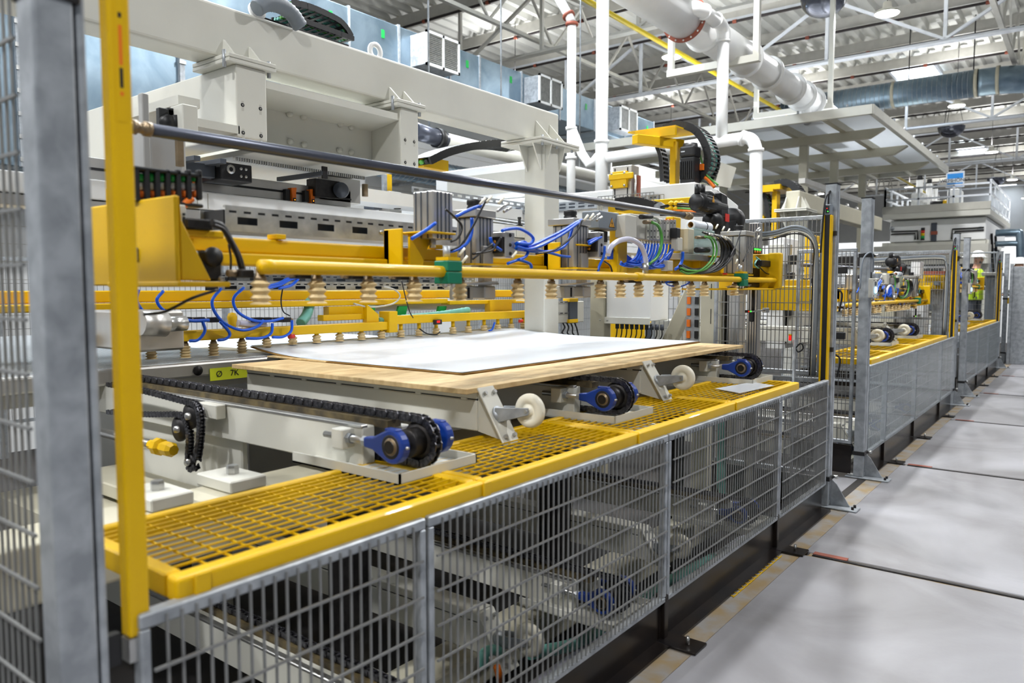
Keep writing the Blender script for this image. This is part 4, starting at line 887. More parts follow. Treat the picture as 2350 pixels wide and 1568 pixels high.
MB().box(c.x - .08, c.x + .08, 7.02, 7.19, top - .14, top - .03).build('head', 'black', sm, bevel=.02, seg=2)
MB().box(c.x - .06, c.x - .02, 7.015, 7.021, top - .09, top - .08).build('sticker', 'paper', sm)
MB().lathe([(.001, .04), (.07, .04), (.075, 0)], (c.x, 7.1, top - .04), n=14).build('cap', 'black', sm)
MB().tube(spl([px(1612, 380), px(1610, 400), px(1625, 413), px(1640, 430)], 6), .018, 8).build('orange_cable', 'orange', sm)
MB().box(px(1610, 385).x, px(1618, 385).x, 7.15, 7.25, px(1610, 392).z, px(1610, 378).z).build('plug', 'orange', sm)
MB().tube(spl([px(1605, 350), px(1612, 375), px(1620, 400), px(1648, 425)], 6), .01, 6).build('green_cable', 'green_cable', sm)
pl_ = MB().hull_quad([px(1655, 373, 7.6), px(1690, 385, 7.6), px(1676, 432, 7.6), px(1640, 425, 7.6)], [px(1655, 373, 7.62), px(1690, 385, 7.62), px(1676, 432, 7.62), px(1640, 425, 7.62)]).build('guide_plate', 'white', label='slanted white guide plate beside the energy chain loop', cat='plate')
# yellow clamp on aluminium slide
ys_ = thing('lift_slide', 'aluminium slide with a yellow clamp plate above the drive shaft', 'slide', (px(1430, 450, 6.6).x, 6.6, 2.0))
a, b = px(1405, 480, 6.6), px(1450, 378, 6.6)
MB().box(a.x, b.x, 6.6, 6.75, a.z - .15, b.z).build('profile', 'alu', ys_, bevel=.005)
for x_ in (1411, 1440): p = px(x_, 440, 6.6); MB().box(p.x - .006, p.x + .006, 6.598, 6.6, a.z, b.z - .02).build('groove', 'ink', ys_)
MB().box(a.x + .02, b.x - .02, 6.75, 7.0, 2.2, 2.4).build('mount', 'grey_light', ys_)
a, b = px(1402, 434, 6.58), px(1440, 392, 6.58)
k = MB().box(a.x, b.x, 6.56, 6.6, a.z, b.z).build('clamp_plate', 'yellow', ys_, bevel=.003)
MB().box(a.x - .01, b.x + .07, 6.55, 6.58, (a.z + b.z) / 2, (a.z + b.z) / 2 + .06).build('clamp_strap', 'yellow', ys_, bevel=.006)
for x_ in (a.x + .02, b.x - .02):
    for z_ in (a.z + .02, b.z - .02): MB().lathe([(.001, .01), (.012, .01), (.013, 0)], (x_, 6.56, z_), (0, -1, 0), 8).build('screw', 'steel', k)
p = px(1456, 430, 6.58); MB().cyl((p.x, 6.6, p.z - .2), (p.x, 6.6, p.z + .12), .012, 8).build('rod', 'steel', ys_)
p = px(1462, 440, 6.7); MB().box(p.x, p.x + .04, 6.65, 6.7, p.z - .1, p.z + .15).build('rear_rail', 'rust', ys_)
# yellow beam with wire basket
yb_ = thing('basket_beam', 'yellow beam with a wire cable basket behind the drive shaft', 'beam', (-3, 6.2, 2.0))
a, b = at(1395, 468, Y=6.2), at(1590, 500, Y=6.2)
MB().box(a.x, at(1590, 480, Y=6.2).x, 6.2, 6.32, at(1420, 492, Y=6.2).z, at(1420, 465, Y=6.2).z).build('beam', 'yellow', yb_, bevel=.005)
mb = MB(); z0_, z1_ = at(1420, 468, Y=6.1).z, at(1420, 448, Y=6.1).z; xa, xb = at(1372, 460, Y=6.1).x, at(1500, 460, Y=6.1).x
for y in (6.1, 6.3):
    for z in (z0_, z1_): mb.bar((xa, y, z), (xb, y, z), .006)
for q in range(16):
    x = xa + (xb - xa) * q / 15; mb.bar((x, 6.1, z0_), (x, 6.1, z1_), .005); mb.bar((x, 6.1, z0_), (x, 6.3, z0_), .005); mb.bar((x, 6.3, z0_), (x, 6.3, z1_), .005)
mb.build('wire_basket', 'galv_wire', yb_, kind='stuff')
for q in range(4): MB().tube(spl([at(1372 + q * 3, 500, Y=6.15), at(1374 + q * 3, 465, Y=6.15), at(1390 + q * 3, 456 + q, Y=6.15), at(1440, 462 + q, Y=6.15)], 5), .008, 6).build('cable', 'grey_light', yb_)
carrier(yb_, [at(1420, 470, Y=5.9), at(1450, 466, Y=5.9), at(1480, 470, Y=5.9), at(1505, 478, Y=5.9)], .12, .1, 8, (0, 1, 0), cables=(), shell=True)
p = at(1515, 480, Y=5.85); MB().prism([(p.x - .09, p.z - .05), (p.x + .1, p.z - .06), (p.x + .06, p.z + .02), (p.x, p.z + .06), (p.x - .06, p.z + .04)], 'y', 5.85, 5.87).build('end_plate', 'galv', yb_)
for q in range(3):
    for r_ in range(3):
        p = at(1540 + q * 12, 467 + r_ * 11, Y=5.6); MB().lathe([(.001, -.02), (.014, -.018), (.022, 0), (.014, .018), (.001, .02)], p, (1, .2, .1), 8).box(p.x - .05, p.x + .05, p.y - .008, p.y + .008, p.z - .006, p.z + .006).build('cable_splitter', 'yellow', yb_)
for q, m in enumerate(('black', 'black', 'green_cable', 'orange', 'black', 'black')):
    MB().tube(spl([at(1515, 474 + q * 4, Y=5.6), at(1550, 468 + q * 5, Y=5.6), at(1590, 470 + q * 5, Y=5.5), at(1625, 480 + q * 3, Y=5.3)], 5), .008, 6).build('cable', m, yb_)
# ================================================================ front vacuum gripper
def pb(name, m, parent, x0, x1, y0, y1, X, dx, bevel=.003, **k):
    """box with its aisle-side face on x=X, spanning photo pixels x0..x1 and y0..y1 of that face, dx deep"""
    ym = (y0 + y1) / 2; a, b = at(x0, ym, X=X), at(x1, ym, X=X); xm = (x0 + x1) / 2; t, u = at(xm, y0, X=X), at(xm, y1, X=X)
    return MB().box(X - dx, X, a.y, b.y, u.z, t.z).build(name, m, parent, bevel=bevel, **k)
def hose(parent, pts, X, r=.006, m='blue_hose', name='hose', dX=None, n=6, seg=6):
    q = [at(p[0], p[1], X=X if len(p) < 3 else p[2]) for p in pts]
    return MB().tube(spl(q, n), r, seg).build(name, m, parent)
def bellows(mb, c, r=.026, h=.062, n=3):
    prof = [(r * .55, 0), (r * .75, -.004)]; s = h / n
    for i in range(n): prof += [(r * .98, -.004 - s * (i + .25)), (r * .66, -.004 - s * (i + .75))]
    prof += [(r * 1.05, -h - .006), (r * .8, -h - .006), (.001, -h)]
    return mb.lathe(prof, c, n=14, sm=False)
def suction_cup(parent, c, stem=.03, r=.026, h=.06, m='brass', n=3):
    b = bellows(MB(), c, r, h, n).build('suction_cup', 'rubber', parent)
    MB().lathe([(.001, stem), (r * .45, stem), (r * .45, stem * .35), (r * .6, stem * .3), (r * .6, -.002), (.001, -.002)], c, n=10).build('stem', m, b)
    return b
fg = thing('vacuum_gripper', 'front yellow vacuum gripper with blue hoses and beige suction cups, above the white sheets', 'gripper', (-1.85, 3.1, 1.47))
# manifold pipe and clamps
PX, PZ = -1.70, 1.556
MB().tube([(PX, 1.155, PZ), (PX, 1.17, PZ), (PX, 3.05, PZ), (PX, 3.06, PZ), (PX, 5.12, PZ)], [.0175, .0185, .0185, .0165, .0165], 18).build('manifold_pipe', 'yellow', fg)
MB().lathe([(.001, -.006), (.019, -.003), (.0195, .03), (.0185, .034)], (PX, 1.155, PZ), (0, 1, 0), 18).build('end_cap', 'yellow', fg)
MB().lathe([(.0165, -.03), (.021, -.026), (.021, .026), (.0165, .03)], (PX, 3.19, PZ), (0, 1, 0), 16).build('sleeve', 'yellow', fg)
MB().lathe([(.001, 0), (.018, -.002), (.019, -.02)], (PX, 5.12, PZ), (0, 1, 0), 16).build('end_cap', 'yellow', fg)
for px_ in (1030, 1702):
    y = at(px_, 625, X=PX).y
    c = MB().box(PX - .035, PX + .03, y - .035, y + .035, PZ - .04, PZ - .001).build('green_clamp', 'green', fg, bevel=.003)
    MB().box(PX - .035, PX + .03, y - .035, y + .035, PZ + .001, PZ + .036).build('clamp_half', 'green', c, bevel=.003)
    MB().box(PX - .03, PX + .025, y - .03, y + .03, PZ + .037, PZ + .048).build('clamp_plate', 'yellow', c)
    for d in (-.02, .02): MB().lathe([(.001, -.014), (.007, -.012), (.009, 0)], (PX, y + d, PZ - .04), n=8).build('screw', 'steel', c)
    MB().cyl((PX - .01, y, PZ + .045), (PX - .01, y, PZ + .085), .012, 10).build('vertical_stud', 'galv', c)
# suction cups
for px_ in (597, 727, 845, 950, 1055, 1188, 1265, 1378, 1424, 1466, 1511, 1551, 1586, 1617, 1686):
    y = at(px_, 640, X=PX - .02).y; suction_cup(fg, (PX - .02, y, 1.522), .03, .027 if px_ < 1300 else .028, .056)
    if px_ < 1000 or px_ in (1466, 1551):
        e = MB().box(PX - .08, PX - .025, y - .05, y - .012, 1.528, 1.55).build('ejector', 'dark_steel', fg, bevel=.003)
        MB().cyl((PX - .05, y - .075, 1.54), (PX - .05, y - .05, 1.54), .009, 8).build('fitting', 'brass', e)
# main beam
BXf = -1.97
MB().box(BXf - .09, BXf, 1.12, 5.05, 1.603, 1.648).build('main_beam', 'yellow', fg, bevel=.006, seg=2)
MB().box(BXf - .06, BXf + .03, 1.12, 5.05, 1.567, 1.602).build('lower_beam', 'yellow', fg, bevel=.005, seg=2)
y = at(640, 545, X=BXf).y
for d in (.0, .7, 1.4): MB().box(BXf - .04, BXf + .01, y + d - .015, y + d + .02, 1.65, 1.665).build('square_tube', 'yellow', fg, bevel=.002)
# left end bracket
eb = MB().box(-2.4, -1.75, .955, .968, 1.508, 1.724).build('end_plate', 'yellow', fg, bevel=.004)
MB().box(-1.96, -1.93, .95, .956, 1.57, 1.605).build('cover_plate', 'grey_dark', eb, bevel=.004)
MB().prism([(.968, 1.724), (.968, 1.52), (1.045, 1.52), (.972, 1.665)], 'x', -1.762, -1.75).build('gusset', 'yellow', fg, bevel=.002)
MB().box(-2.1, -1.735, .95, 1.09, 1.505, 1.518).build('base_flange', 'yellow', fg, bevel=.003)
MB().box(-2.2, -1.98, 1.0, 1.02, 1.62, 1.78).build('rear_plate', 'yellow', fg, bevel=.003)
# bearing block
bb = pb('bearing_block', 'black', fg, 462, 511, 575, 645, -1.79, .06, .006)
c = at(488, 590, X=-1.79); MB().lathe([(.001, .01), (.024, .01), (.026, 0)], c, (1, 0, 0), 20).build('bearing_cap', 'black', bb)
for q in ((447, 582), (503, 582), (507, 640)): MB().lathe([(.001, .006), (.007, .005), (.008, 0)], at(*q, X=-1.79), (1, 0, 0), 10).build('screw', 'steel', bb)
pb('cable_plug', 'dark_steel', fg, 428, 490, 502, 527, -1.84, .05, .004); pb('bracket_shelf', 'yellow', fg, 428, 515, 528, 545, -1.85, .06)
hose(fg, [(485, 510), (510, 520), (530, 555), (548, 590), (556, 620)], -1.82, .009, 'black', 'cable'); hose(fg, [(488, 516), (515, 530), (540, 575), (552, 615)], -1.80, .006, 'dark_steel', 'cable')
hose(fg, [(525, 560), (530, 600), (524, 640), (505, 652)], -1.8, .003, 'black', 'cable'); hose(fg, [(500, 665, -1.9), (440, 685, -1.9), (380, 715, -1.9), (330, 722, -1.9)], -1.9, .004, 'black', 'cable')
# energy chain box at left with coloured plugs
kb = thing('plug_carrier', 'black cable carrier with green and orange plugs at the left end of the gripper', 'cable carrier', (-1.95, 1.0, 1.73))
for (x0, y0, w_) in ((.92, 0, 0),):
    for k in range(7):
        p = at(312 + k * 24, 425, X=-1.93); MB().box(-1.94, -1.92, p.y - .006, p.y + .006, p.z - .04, p.z + .04).build('frame_rib', 'black', kb, bevel=.003)
    a, b = at(305, 425, X=-1.93), at(462, 430, X=-1.93)
    for z in (-.042, .038): MB().box(-1.97, -1.92, a.y, b.y, a.z + z, a.z + z + .01).build('frame_bar', 'black', kb, bevel=.003)
    MB().box(-2.0, -1.985, a.y, b.y, a.z - .04, a.z + .04).build('frame_back', 'black', kb)
    for k in range(6):
        p = at(322 + k * 25, 425, X=-1.945)
        MB().lathe([(.001, .012), (.011, .01), (.012, -.008), (.001, -.01)], (p.x, p.y, p.z + .018), n=10).build('green_plug', 'bright_green', kb)
        MB().lathe([(.001, .01), (.008, .008), (.008, -.008), (.001, -.01)], (p.x, p.y, p.z - .003), n=10).build('white_plug', 'paper', kb)
        MB().lathe([(.001, .01), (.011, .008), (.011, -.008), (.001, -.01)], (p.x, p.y, p.z - .024), n=10).build('orange_plug', 'orange', kb)
    MB().tube(spl([at(440, 455, X=-1.93), at(425, 468, X=-1.93), at(412, 480, X=-1.93)], 4), .01, 8).build('orange_cable', 'orange', kb)
pb('white_connector', 'grey_light', fg, 408, 428, 470, 525, -1.86, .03)
for k in range(4): p = at(422, 492 + k * 9, X=-1.858); MB().box(p.x, p.x + .002, p.y - .004, p.y + .003, p.z - .003, p.z + .003).build('connector_slot', 'ink', fg)
# cable tray above the beam
tr = MB().box(-2.2, -2.06, 1.28, 2.6, 1.673, 1.677).build('cable_tray', 'galv', fg)
slotted('tray_side', 'galv', tr, 1.28, 2.62, -2.06, 1.673, 1.743, (.048, .145), (.026, .07), ((.78, .88), (.3, .62)))
MB().box(-2.19, -2.085, 1.29, 2.6, 1.678, 1.738).build('tray_shade', 'black', tr)  # black box stands in for the shade inside the tray slots
MB().box(-2.07, -2.058, 1.28, 2.62, 1.743, 1.749).build('tray_lip', 'galv', tr)
MB().box(-2.2, -2.196, 1.28, 2.62, 1.673, 1.743).build('tray_back', 'galv', tr)
for y in (1.9, 1.92, 1.94): MB().lathe([(.001, .006), (.007, .005), (.008, 0)], (-2.058, y, 1.705), (1, 0, 0), 10).build('screw', 'steel', tr)
tr2 = MB().box(-2.2, -2.06, 2.62, 4.9, 1.66, 1.664).build('cable_tray', 'galv', fg); slotted('tray_side', 'galv', tr2, 2.62, 4.9, -2.06, 1.655, 1.70, .06, .035, ((.3, .7),))
# yellow brackets standing on the beam
for px_, w_ in ((908, 30), (1268, 22), (1590, 14)):
    a = at(px_, 560, X=-1.93); zt = 1.705
    MB().box(-1.96, -1.93, a.y - .03, a.y + .03, 1.57, zt).build('bracket', 'yellow', fg, bevel=.004)
    MB().box(-1.96, -1.87, a.y - .03, a.y - .02, 1.57, zt).build('bracket_web', 'yellow', fg, bevel=.003)
    MB().prism([(a.y + .03, 1.69), (a.y + .16, 1.69), (a.y + .12, 1.65), (a.y + .09, 1.58), (a.y + .03, 1.57)], 'x', -1.90, -1.89).build('bracket_gusset', 'yellow', fg)
    MB().box(-1.96, -1.80, a.y + .02, a.y + .17, 1.69, 1.697).build('bracket_shelf', 'yellow', fg, bevel=.002)
# pneumatic cylinders
def cylinder(px0, px1, pt_, pb_, X, head):
    a, b = at(px0, 520, X=X), at(px1, 520, X=X); xm = (px0 + px1) / 2; zt, zb = at(xm, pt_, X=X).z, at(xm, pb_, X=X).z; w = b.y - a.y
    c = MB().box(X - w * .95, X, a.y, b.y, zb, zt).build('cylinder', 'alu', fg, bevel=.004)
    for k in (.22, .4, .62, .8): MB().box(X - .001, X + .0015, a.y + w * k - .003, a.y + w * k + .003, zb, zt - .002).build('groove', 'grey_dark', c)
    for k in (.25, .55, .8): MB().box(X - w * k - .003, X - w * k + .003, a.y - .0015, a.y + .001, zb, zt - .002).build('groove', 'grey_dark', c)
    if head:
        MB().box(X - w * 1.1, X + .008, a.y - .012, b.y + .006, zt, zt + .03).build('head_flange', 'alu', c, bevel=.003)
        MB().lathe([(.001, .04), (.028, .04), (.03, .034), (.03, .022), (.026, .018), (.03, .012), (.03, 0)], (X - w / 2, (a.y + b.y) / 2, zt + .03), n=18).build('damper', 'black', c)
        for k in range(3):
            p = Vector((X + .01, b.y + .01 + k * .02, zt + .03 + .012 * (k % 2)))
            MB().cyl(p, p + Vector((0, .045, .02)), .006, 8).build('fitting', 'steel', c)
    MB().cyl((X - w / 2, (a.y + b.y) / 2, zb - .03), (X - w / 2, (a.y + b.y) / 2, zb), .012, 12).build('rod', 'steel', c)
    return c
cylinder(994, 1040, 440, 548, -1.82, False); cylinder(1093, 1133, 500, 612, -1.82, True); cylinder(1318, 1352, 518, 615, -1.82, True); cylinder(1711, 1730, 542, 628, -1.76, True)
for px_ in (1095, 1325, 1700):   # yellow foot plates and slide guides under the cylinders
    y = at(px_, 612, X=-1.8).y
    MB().box(-1.9, -1.76, y - .06, y + .12, 1.585, 1.592).build('foot_plate', 'yellow', fg)
    s = MB().box(-1.84, -1.81, y + .05, y + .1, 1.46, 1.66).build('slide_guide', 'alu', fg, bevel=.003)
    MB().box(-1.86, -1.77, y - .04, y + .09, 1.515, 1.522).build('slide_plate', 'steel', s)
    MB().box(-1.85, -1.78, y + .02, y + .085, 1.462, 1.51).build('gripper_jaw', 'alu', s, bevel=.004)
    MB().box(-1.85, -1.8, y - .1, y - .02, 1.46, 1.512).build('gripper_pad', 'grey_light', s, bevel=.004)
    MB().box(-1.8, -1.797, y - .055, y - .045, 1.465, 1.505).build('pad_slot', 'ink', s)
    MB().hull_quad([(-1.83, y - .17, 1.512), (-1.75, y - .15, 1.512), (-1.75, y + .06, 1.522), (-1.83, y + .06, 1.522)], [(-1.83, y - .17, 1.516), (-1.75, y - .15, 1.516), (-1.75, y + .06, 1.528), (-1.83, y + .06, 1.528)]).build('finger', 'steel', s)
# valve blocks beside the cylinders
for (x0, x1) in ((1160, 1182), (1374, 1387)):
    v = pb('valve_block', 'alu', fg, x0, x1, 532, 592, -1.77, .07, .004)
    for k in (540, 562, 582): MB().lathe([(.001, .003), (.006, .003), (.008, 0)], at((x0 + x1) / 2, k, X=-1.77), (1, 0, 0), 12).build('port', 'dark_steel', v)
    p = at(x0, 562, X=-1.77)
    MB().box(-1.84, -1.775, p.y - .016, p.y, p.z - .03, p.z + .03).build('valve_cover', 'dark_steel', v)
    for dx_ in (-.045, -.03):
        for dz in (-.017, .012): MB().lathe([(.001, .004), (.006, .003), (.007, 0)], (-1.78 + dx_, p.y - .016, p.z + dz), (0, -1, 0), 10).build('brass_screw', 'amber', v)
# blue hoses and black cables
HB = [[(1045, 498), (1070, 485), (1095, 475), (1108, 472)], [(945, 548), (975, 530), (1000, 512)], [(1083, 500), (1082, 535), (1070, 560), (1045, 575), (1020, 578)], [(1152, 530), (1165, 526), (1190, 525), (1212, 535), (1224, 548), (1215, 560), (1185, 558)],
      [(1183, 560), (1205, 556), (1212, 575), (1205, 590), (1185, 598), (1165, 605)], [(1185, 563), (1215, 565), (1250, 550), (1290, 530), (1320, 512), (1335, 505)], [(1185, 566), (1215, 572), (1250, 560), (1295, 535), (1330, 510)], [(1183, 570), (1220, 572), (1260, 580), (1290, 588), (1308, 590)],
      [(1188, 572), (1230, 578), (1275, 575), (1300, 560), (1312, 530), (1314, 515)], [(1190, 596), (1215, 605), (1220, 615)], [(1352, 560), (1365, 552), (1380, 544)], [(1350, 555), (1366, 548), (1378, 545)], [(1388, 565), (1385, 590), (1375, 612), (1372, 628)], [(1150, 575), (1130, 560), (1125, 545)]]
for i, h_ in enumerate(HB): hose(fg, h_, -1.76 - .01 * (i % 3), .0062)
for h_ in ([(1118, 455), (1100, 490), (1085, 520), (1060, 560), (1035, 575)], [(1023, 480), (1045, 500), (1060, 520), (1052, 545), (1035, 555)], [(1336, 505), (1325, 530), (1300, 555), (1270, 575), (1230, 583)], [(1150, 545), (1140, 560), (1128, 575), (1085, 583)], [(1130, 560), (1110, 575), (1085, 595)], [(1387, 600), (1400, 610), (1405, 625)], [(1700, 530), (1690, 560), (1675, 590)], [(1735, 545), (1720, 570), (1705, 600)], [(1740, 610), (1760, 628), (1780, 625), (1786, 605), (1775, 598)]):
    hose(fg, h_, -1.74, .004, 'black', 'cable')
for px_, py_ in ((1107, 462), (1122, 458), (1150, 460), (1180, 585), (1060, 578), (1066, 596), (1345, 500), (1358, 497), (1740, 545), (1690, 600), (1695, 612), (1645, 520), (1660, 525), (1672, 530)):
    p = at(px_, py_, X=-1.735); MB().cyl(p - Vector((0, .014, .012)), p + Vector((0, .014, .012)), .005, 8).build('cable_tie_tag', 'nylon', fg)
# junction box with warning triangle
jb = pb('junction_box', 'grey_plastic', fg, 1376, 1422, 486, 527, -1.86, .1, .005)
p = at(1404, 512, X=-1.86); tri = lambda s: [(p.y - s, p.z - s * .8), (p.y + s, p.z - s * .8), (p.y, p.z + s * .95)]
MB().prism(tri(.028), 'x', -1.86, -1.8592).build('triangle_border', 'ink', jb); MB().prism(tri(.024), 'x', -1.8592, -1.8584).build('triangle', 'amber', jb)
MB().prism([(p.y + .002, p.z + .014), (p.y - .008, p.z - .004), (p.y - .001, p.z - .003), (p.y - .004, p.z - .016), (p.y + .007, p.z + .001), (p.y, p.z)], 'x', -1.8584, -1.8578).build('lightning_mark', 'ink', jb)
pb('box_plug', 'black', fg, 1375, 1395, 530, 555, -1.9, .05)
# yellow frame uprights and valve terminal
for x0, x1, y0, y1 in ((1418, 1440, 488, 628), (1545, 1562, 498, 628)):
    pb('frame_upright', 'yellow', fg, x0, x1, y0, y1, -1.9, .05, .004)
pb('frame_apron', 'yellow', fg, 1440, 1530, 600, 628, -1.93, .03)
vt = pb('valve_terminal', 'grey_light', fg, 1448, 1552, 498, 552, -1.84, .09, .004)
pb('bus_module', 'grey_light', fg, 1436, 1462, 494, 546, -1.81, .06, .004)
for k in range(9):
    x0 = 1484 + k * 7.6; pb('valve_slice', 'alu' if k % 3 else 'grey_light', vt, x0, x0 + 6.4, 504, 550, -1.833, .012, .001)
    for yy in (512, 530, 544): MB().lathe([(.001, .002), (.004, .002), (.004, 0)], at(x0 + 3, yy, X=-1.833), (1, 0, 0), 6).build('screw', 'ink', vt)
for k in range(6): p = at(1505 + k * 8, 504, X=-1.83); MB().box(p.x, p.x + .004, p.y - .01, p.y + .004, p.z - .003, p.z + .004).build('marker', 'orange' if k > 2 else 'paper', vt)
for k in range(13): MB().cyl(at(1470 + k * 6.5, 552, X=-1.85), at(1470 + k * 6.5, 562, X=-1.85), .006, 8).build('push_fitting', 'grey_light', vt)
rnd = random.Random(3)
for k in range(20):
    x0 = 1468 + (k % 12) * 7 + rnd.uniform(-1, 1); e = rnd.uniform(0, 1); X = -1.86 + .012 * (k % 5)
    pts = [(x0, 560), (x0 - 2, 575), (x0 - 12, 592 + 8 * e), (x0 - 35, 606 + 6 * e), (1432 + rnd.uniform(-10, 10), 600 + 10 * e)] if k < 13 else [(x0, 560), (x0 - 4, 580), (x0 - 14, 600 + 6 * e), (1490 + rnd.uniform(-8, 8), 612 + 5 * e), (1530, 606 + 3 * e)]
    hose(vt, pts, X, .0055)
for k in range(7): hose(vt, [(1395, 575 + k * 3), (1412, 570 + k * 4), (1432, 582 + k * 3), (1455, 600 + k * 2)], -1.93, .0055)
hose(fg, [(1567, 578), (1566, 595), (1560, 610), (1550, 618)], -1.82, .009); hose(fg, [(1545, 572), (1530, 588), (1518, 598), (1510, 600)], -1.82, .008); hose(fg, [(1530, 608), (1515, 614), (1500, 612), (1490, 604)], -1.81, .007)
hose(fg, [(1527, 648), (1535, 655), (1560, 658), (1580, 650), (1578, 645), (1550, 643), (1530, 648)], -1.72, .004)
hose(fg, [(1395, 585), (1402, 567), (1420, 553), (1445, 549), (1467, 560), (1478, 580), (1483, 605), (1482, 620)], -1.76, .0125, 'hose_clear', 'clear_hose', seg=12)
MB().lathe([(.001, -.03), (.014, -.03), (.016, 0), (.016, .03), (.001, .03)], at(1481, 618, X=-1.75), n=12).build('hose_socket', 'steel', fg)
hose(fg, [(1495, 510), (1510, 518), (1518, 540), (1517, 565), (1508, 590), (1490, 606)], -1.79, .008, 'green_cable', 'cable'); hose(fg, [(1440, 610), (1455, 614), (1470, 612), (1480, 606)], -1.84, .004, 'green_cable', 'cable')
MB().cyl(at(1470, 498, X=-1.8), at(1495, 497, X=-1.8), .012, 10).build('plug', 'black', fg); MB().cyl(at(1478, 510, X=-1.8), at(1495, 510, X=-1.8), .01, 10).build('plug', 'brass', fg)
hose(fg, [(1495, 497), (1508, 502), (1515, 512)], -1.8, .008, 'grey_light', 'cable')
for x0, x1, y0, y1, m in ((1555, 1567, 545, 576, 'grey_light'), (1532, 1545, 598, 622, 'grey_light'), (1553, 1562, 523, 547, 'black')): pb('regulator', m, fg, x0, x1, y0, y1, -1.79, .04, .004)
# io enclosure with black cable bundle
pb('enclosure_side', 'cream', fg, 1580, 1593, 525, 582, -1.85, .09, .004); pb('enclosure_body', 'haze_plastic', fg, 1593, 1640, 527, 584, -1.87, .07, .004)
pb('support_tray', 'alu', fg, 1562, 1642, 584, 598, -1.84, .12, .002)
pb('apron', 'yellow', fg, 1560, 1650, 600, 630, -1.92, .03); pb('apron_panel', 'cream', fg, 1683, 1700, 540, 600, -1.86, .03, .002)
for k in range(26):
    e = rnd.uniform(-1, 1); f_ = k / 25; X = -1.80 + .03 * e
    hose(fg, [(1612 + f_ * 55, 533 + f_ * 12 + 2 * e), (1640 + f_ * 38, 540 + f_ * 18), (1655 + f_ * 32, 565 + f_ * 12), (1650 + f_ * 24, 598 + 4 * e), (1625 + f_ * 15, 618 + 6 * e), (1595 - f_ * 20, 622 + 5 * e), (1565 - f_ * 6, 612 + 7 * e)], X, .0052, 'black', 'cable')
    if k % 2: MB().cyl(at(1613 + f_ * 55, 533 + f_ * 12, X=X + .008), at(1621 + f_ * 55, 540 + f_ * 12, X=X + .008), .006, 6).build('plug', 'nylon' if k % 4 == 1 else 'steel', fg)
for d in (0, 7): hose(fg, [(1618 + d, 543), (1632 + d, 550), (1638 + d, 575), (1630 + d, 600), (1608 + d, 620), (1580, 628 - d), (1562, 622 - d)], -1.765, .006, 'green_cable', 'cable')
MB().cyl(at(1598, 574, X=-1.8), at(1625, 574, X=-1.8), .016, 12).build('plug', 'black', fg); MB().cyl(at(1597, 545, X=-1.8), at(1618, 545, X=-1.8), .009, 10).build('plug', 'brass', fg)
# right end bracket
ee = MB().box(-2.1, -1.735, 5.125, 5.14, 1.5, 1.735).build('end_plate', 'yellow', fg, bevel=.004)
MB().box(-1.75, -1.665, 5.10, 5.16, 1.5, 1.74).build('end_cheek', 'yellow', fg, bevel=.01, seg=2); MB().box(-2.0, -1.70, 4.3, 5.14, 1.492, 1.503).build('base_flange', 'yellow', fg, bevel=.003)
MB().box(-1.84, -1.8, 4.9, 5.1, 1.51, 1.64).build('bearing_block', 'black', fg, bevel=.004); pb('end_connector', 'dark_steel', fg, 1748, 1772, 598, 612, -1.73, .05)
gs = MB().box(-1.84, -1.80, 4.97, 5.12, 1.735, 1.775).build('plug_strip', 'black', fg, bevel=.003)
for k in range(3):
    MB().box(-1.80, -1.795, 4.98 + k * .045, 5.005 + k * .045, 1.758, 1.768).build('green_led', 'led_green', gs); MB().lathe([(.001, .006), (.009, .005), (.01, 0)], (-1.80, 4.993 + k * .045, 1.745), (1, 0, 0), 8).build('orange_plug', 'orange', gs)
hose(fg, [(1735, 590), (1745, 600), (1742, 615), (1732, 608), (1738, 595)], -1.75, .005, 'teal', 'hose'); MB().box(-1.78, -1.76, 4.4, 4.425, 1.585, 1.595).build('red_cap', 'red', fg)
sp_ = MB().cyl((-1.80, 4.92, 1.35), (-1.80, 5.22, 1.352), .006, 8).build('sensor_rod', 'steel', fg)
MB().box(-1.815, -1.785, 5.2, 5.26, 1.335, 1.368).build('rod_clamp', 'steel', sp_, bevel=.003); MB().box(-1.81, -1.79, 4.86, 4.92, 1.343, 1.36).build('sensor_head', 'dark_steel', sp_)
MB().box(-1.789, -1.786, 4.865, 4.88, 1.347, 1.356).build('red_led', 'led_red', sp_); MB().box(-1.789, -1.786, 4.9, 4.915, 1.347, 1.356).build('green_led', 'led_green', sp_)
MB().cyl((-1.80, 4.98, 1.355), (-1.80, 4.98, 1.5), .01, 8).build('sensor_post', 'dark_steel', sp_)
# ================================================================ drive shaft with gear motor
ds = thing('drive_shaft', 'long dark grey drive shaft crossing diagonally above the gripper, with black gear motor', 'drive', (-2.05, 3, 1.9))
DXs = -2.05; z1 = at(345, 298, X=DXs).z; ya = at(345, 298, X=DXs).y; yz = at(1568, 497, X=DXs).y; z2 = at(1568, 494, X=DXs).z
MB().tube([(DXs, ya, z1), (DXs, yz, z2)], .0175, 20).build('shaft', 'tube_grey', ds)
MB().lathe([(.001, -.03), (.02, -.03), (.02, -.01), (.015, -.01), (.015, .012), (.02, .012), (.02, .03), (.001, .03)], (DXs, ya - .03, z1), (0, 1, 0), 16).build('coupling', 'brass', ds)
MB().lathe([(.001, -.05), (.022, -.05), (.022, -.02), (.018, -.02), (.018, .0), (.024, .0), (.024, .05), (.001, .05)], (DXs, yz + .05, z2), (0, 1, 0), 16).build('coupling', 'brass', ds)
MB().box(DXs - .03, DXs - .0, ya - .11, ya - .05, z1 - .06, z1 + .04).build('near_bearing', 'alu', ds, bevel=.006)
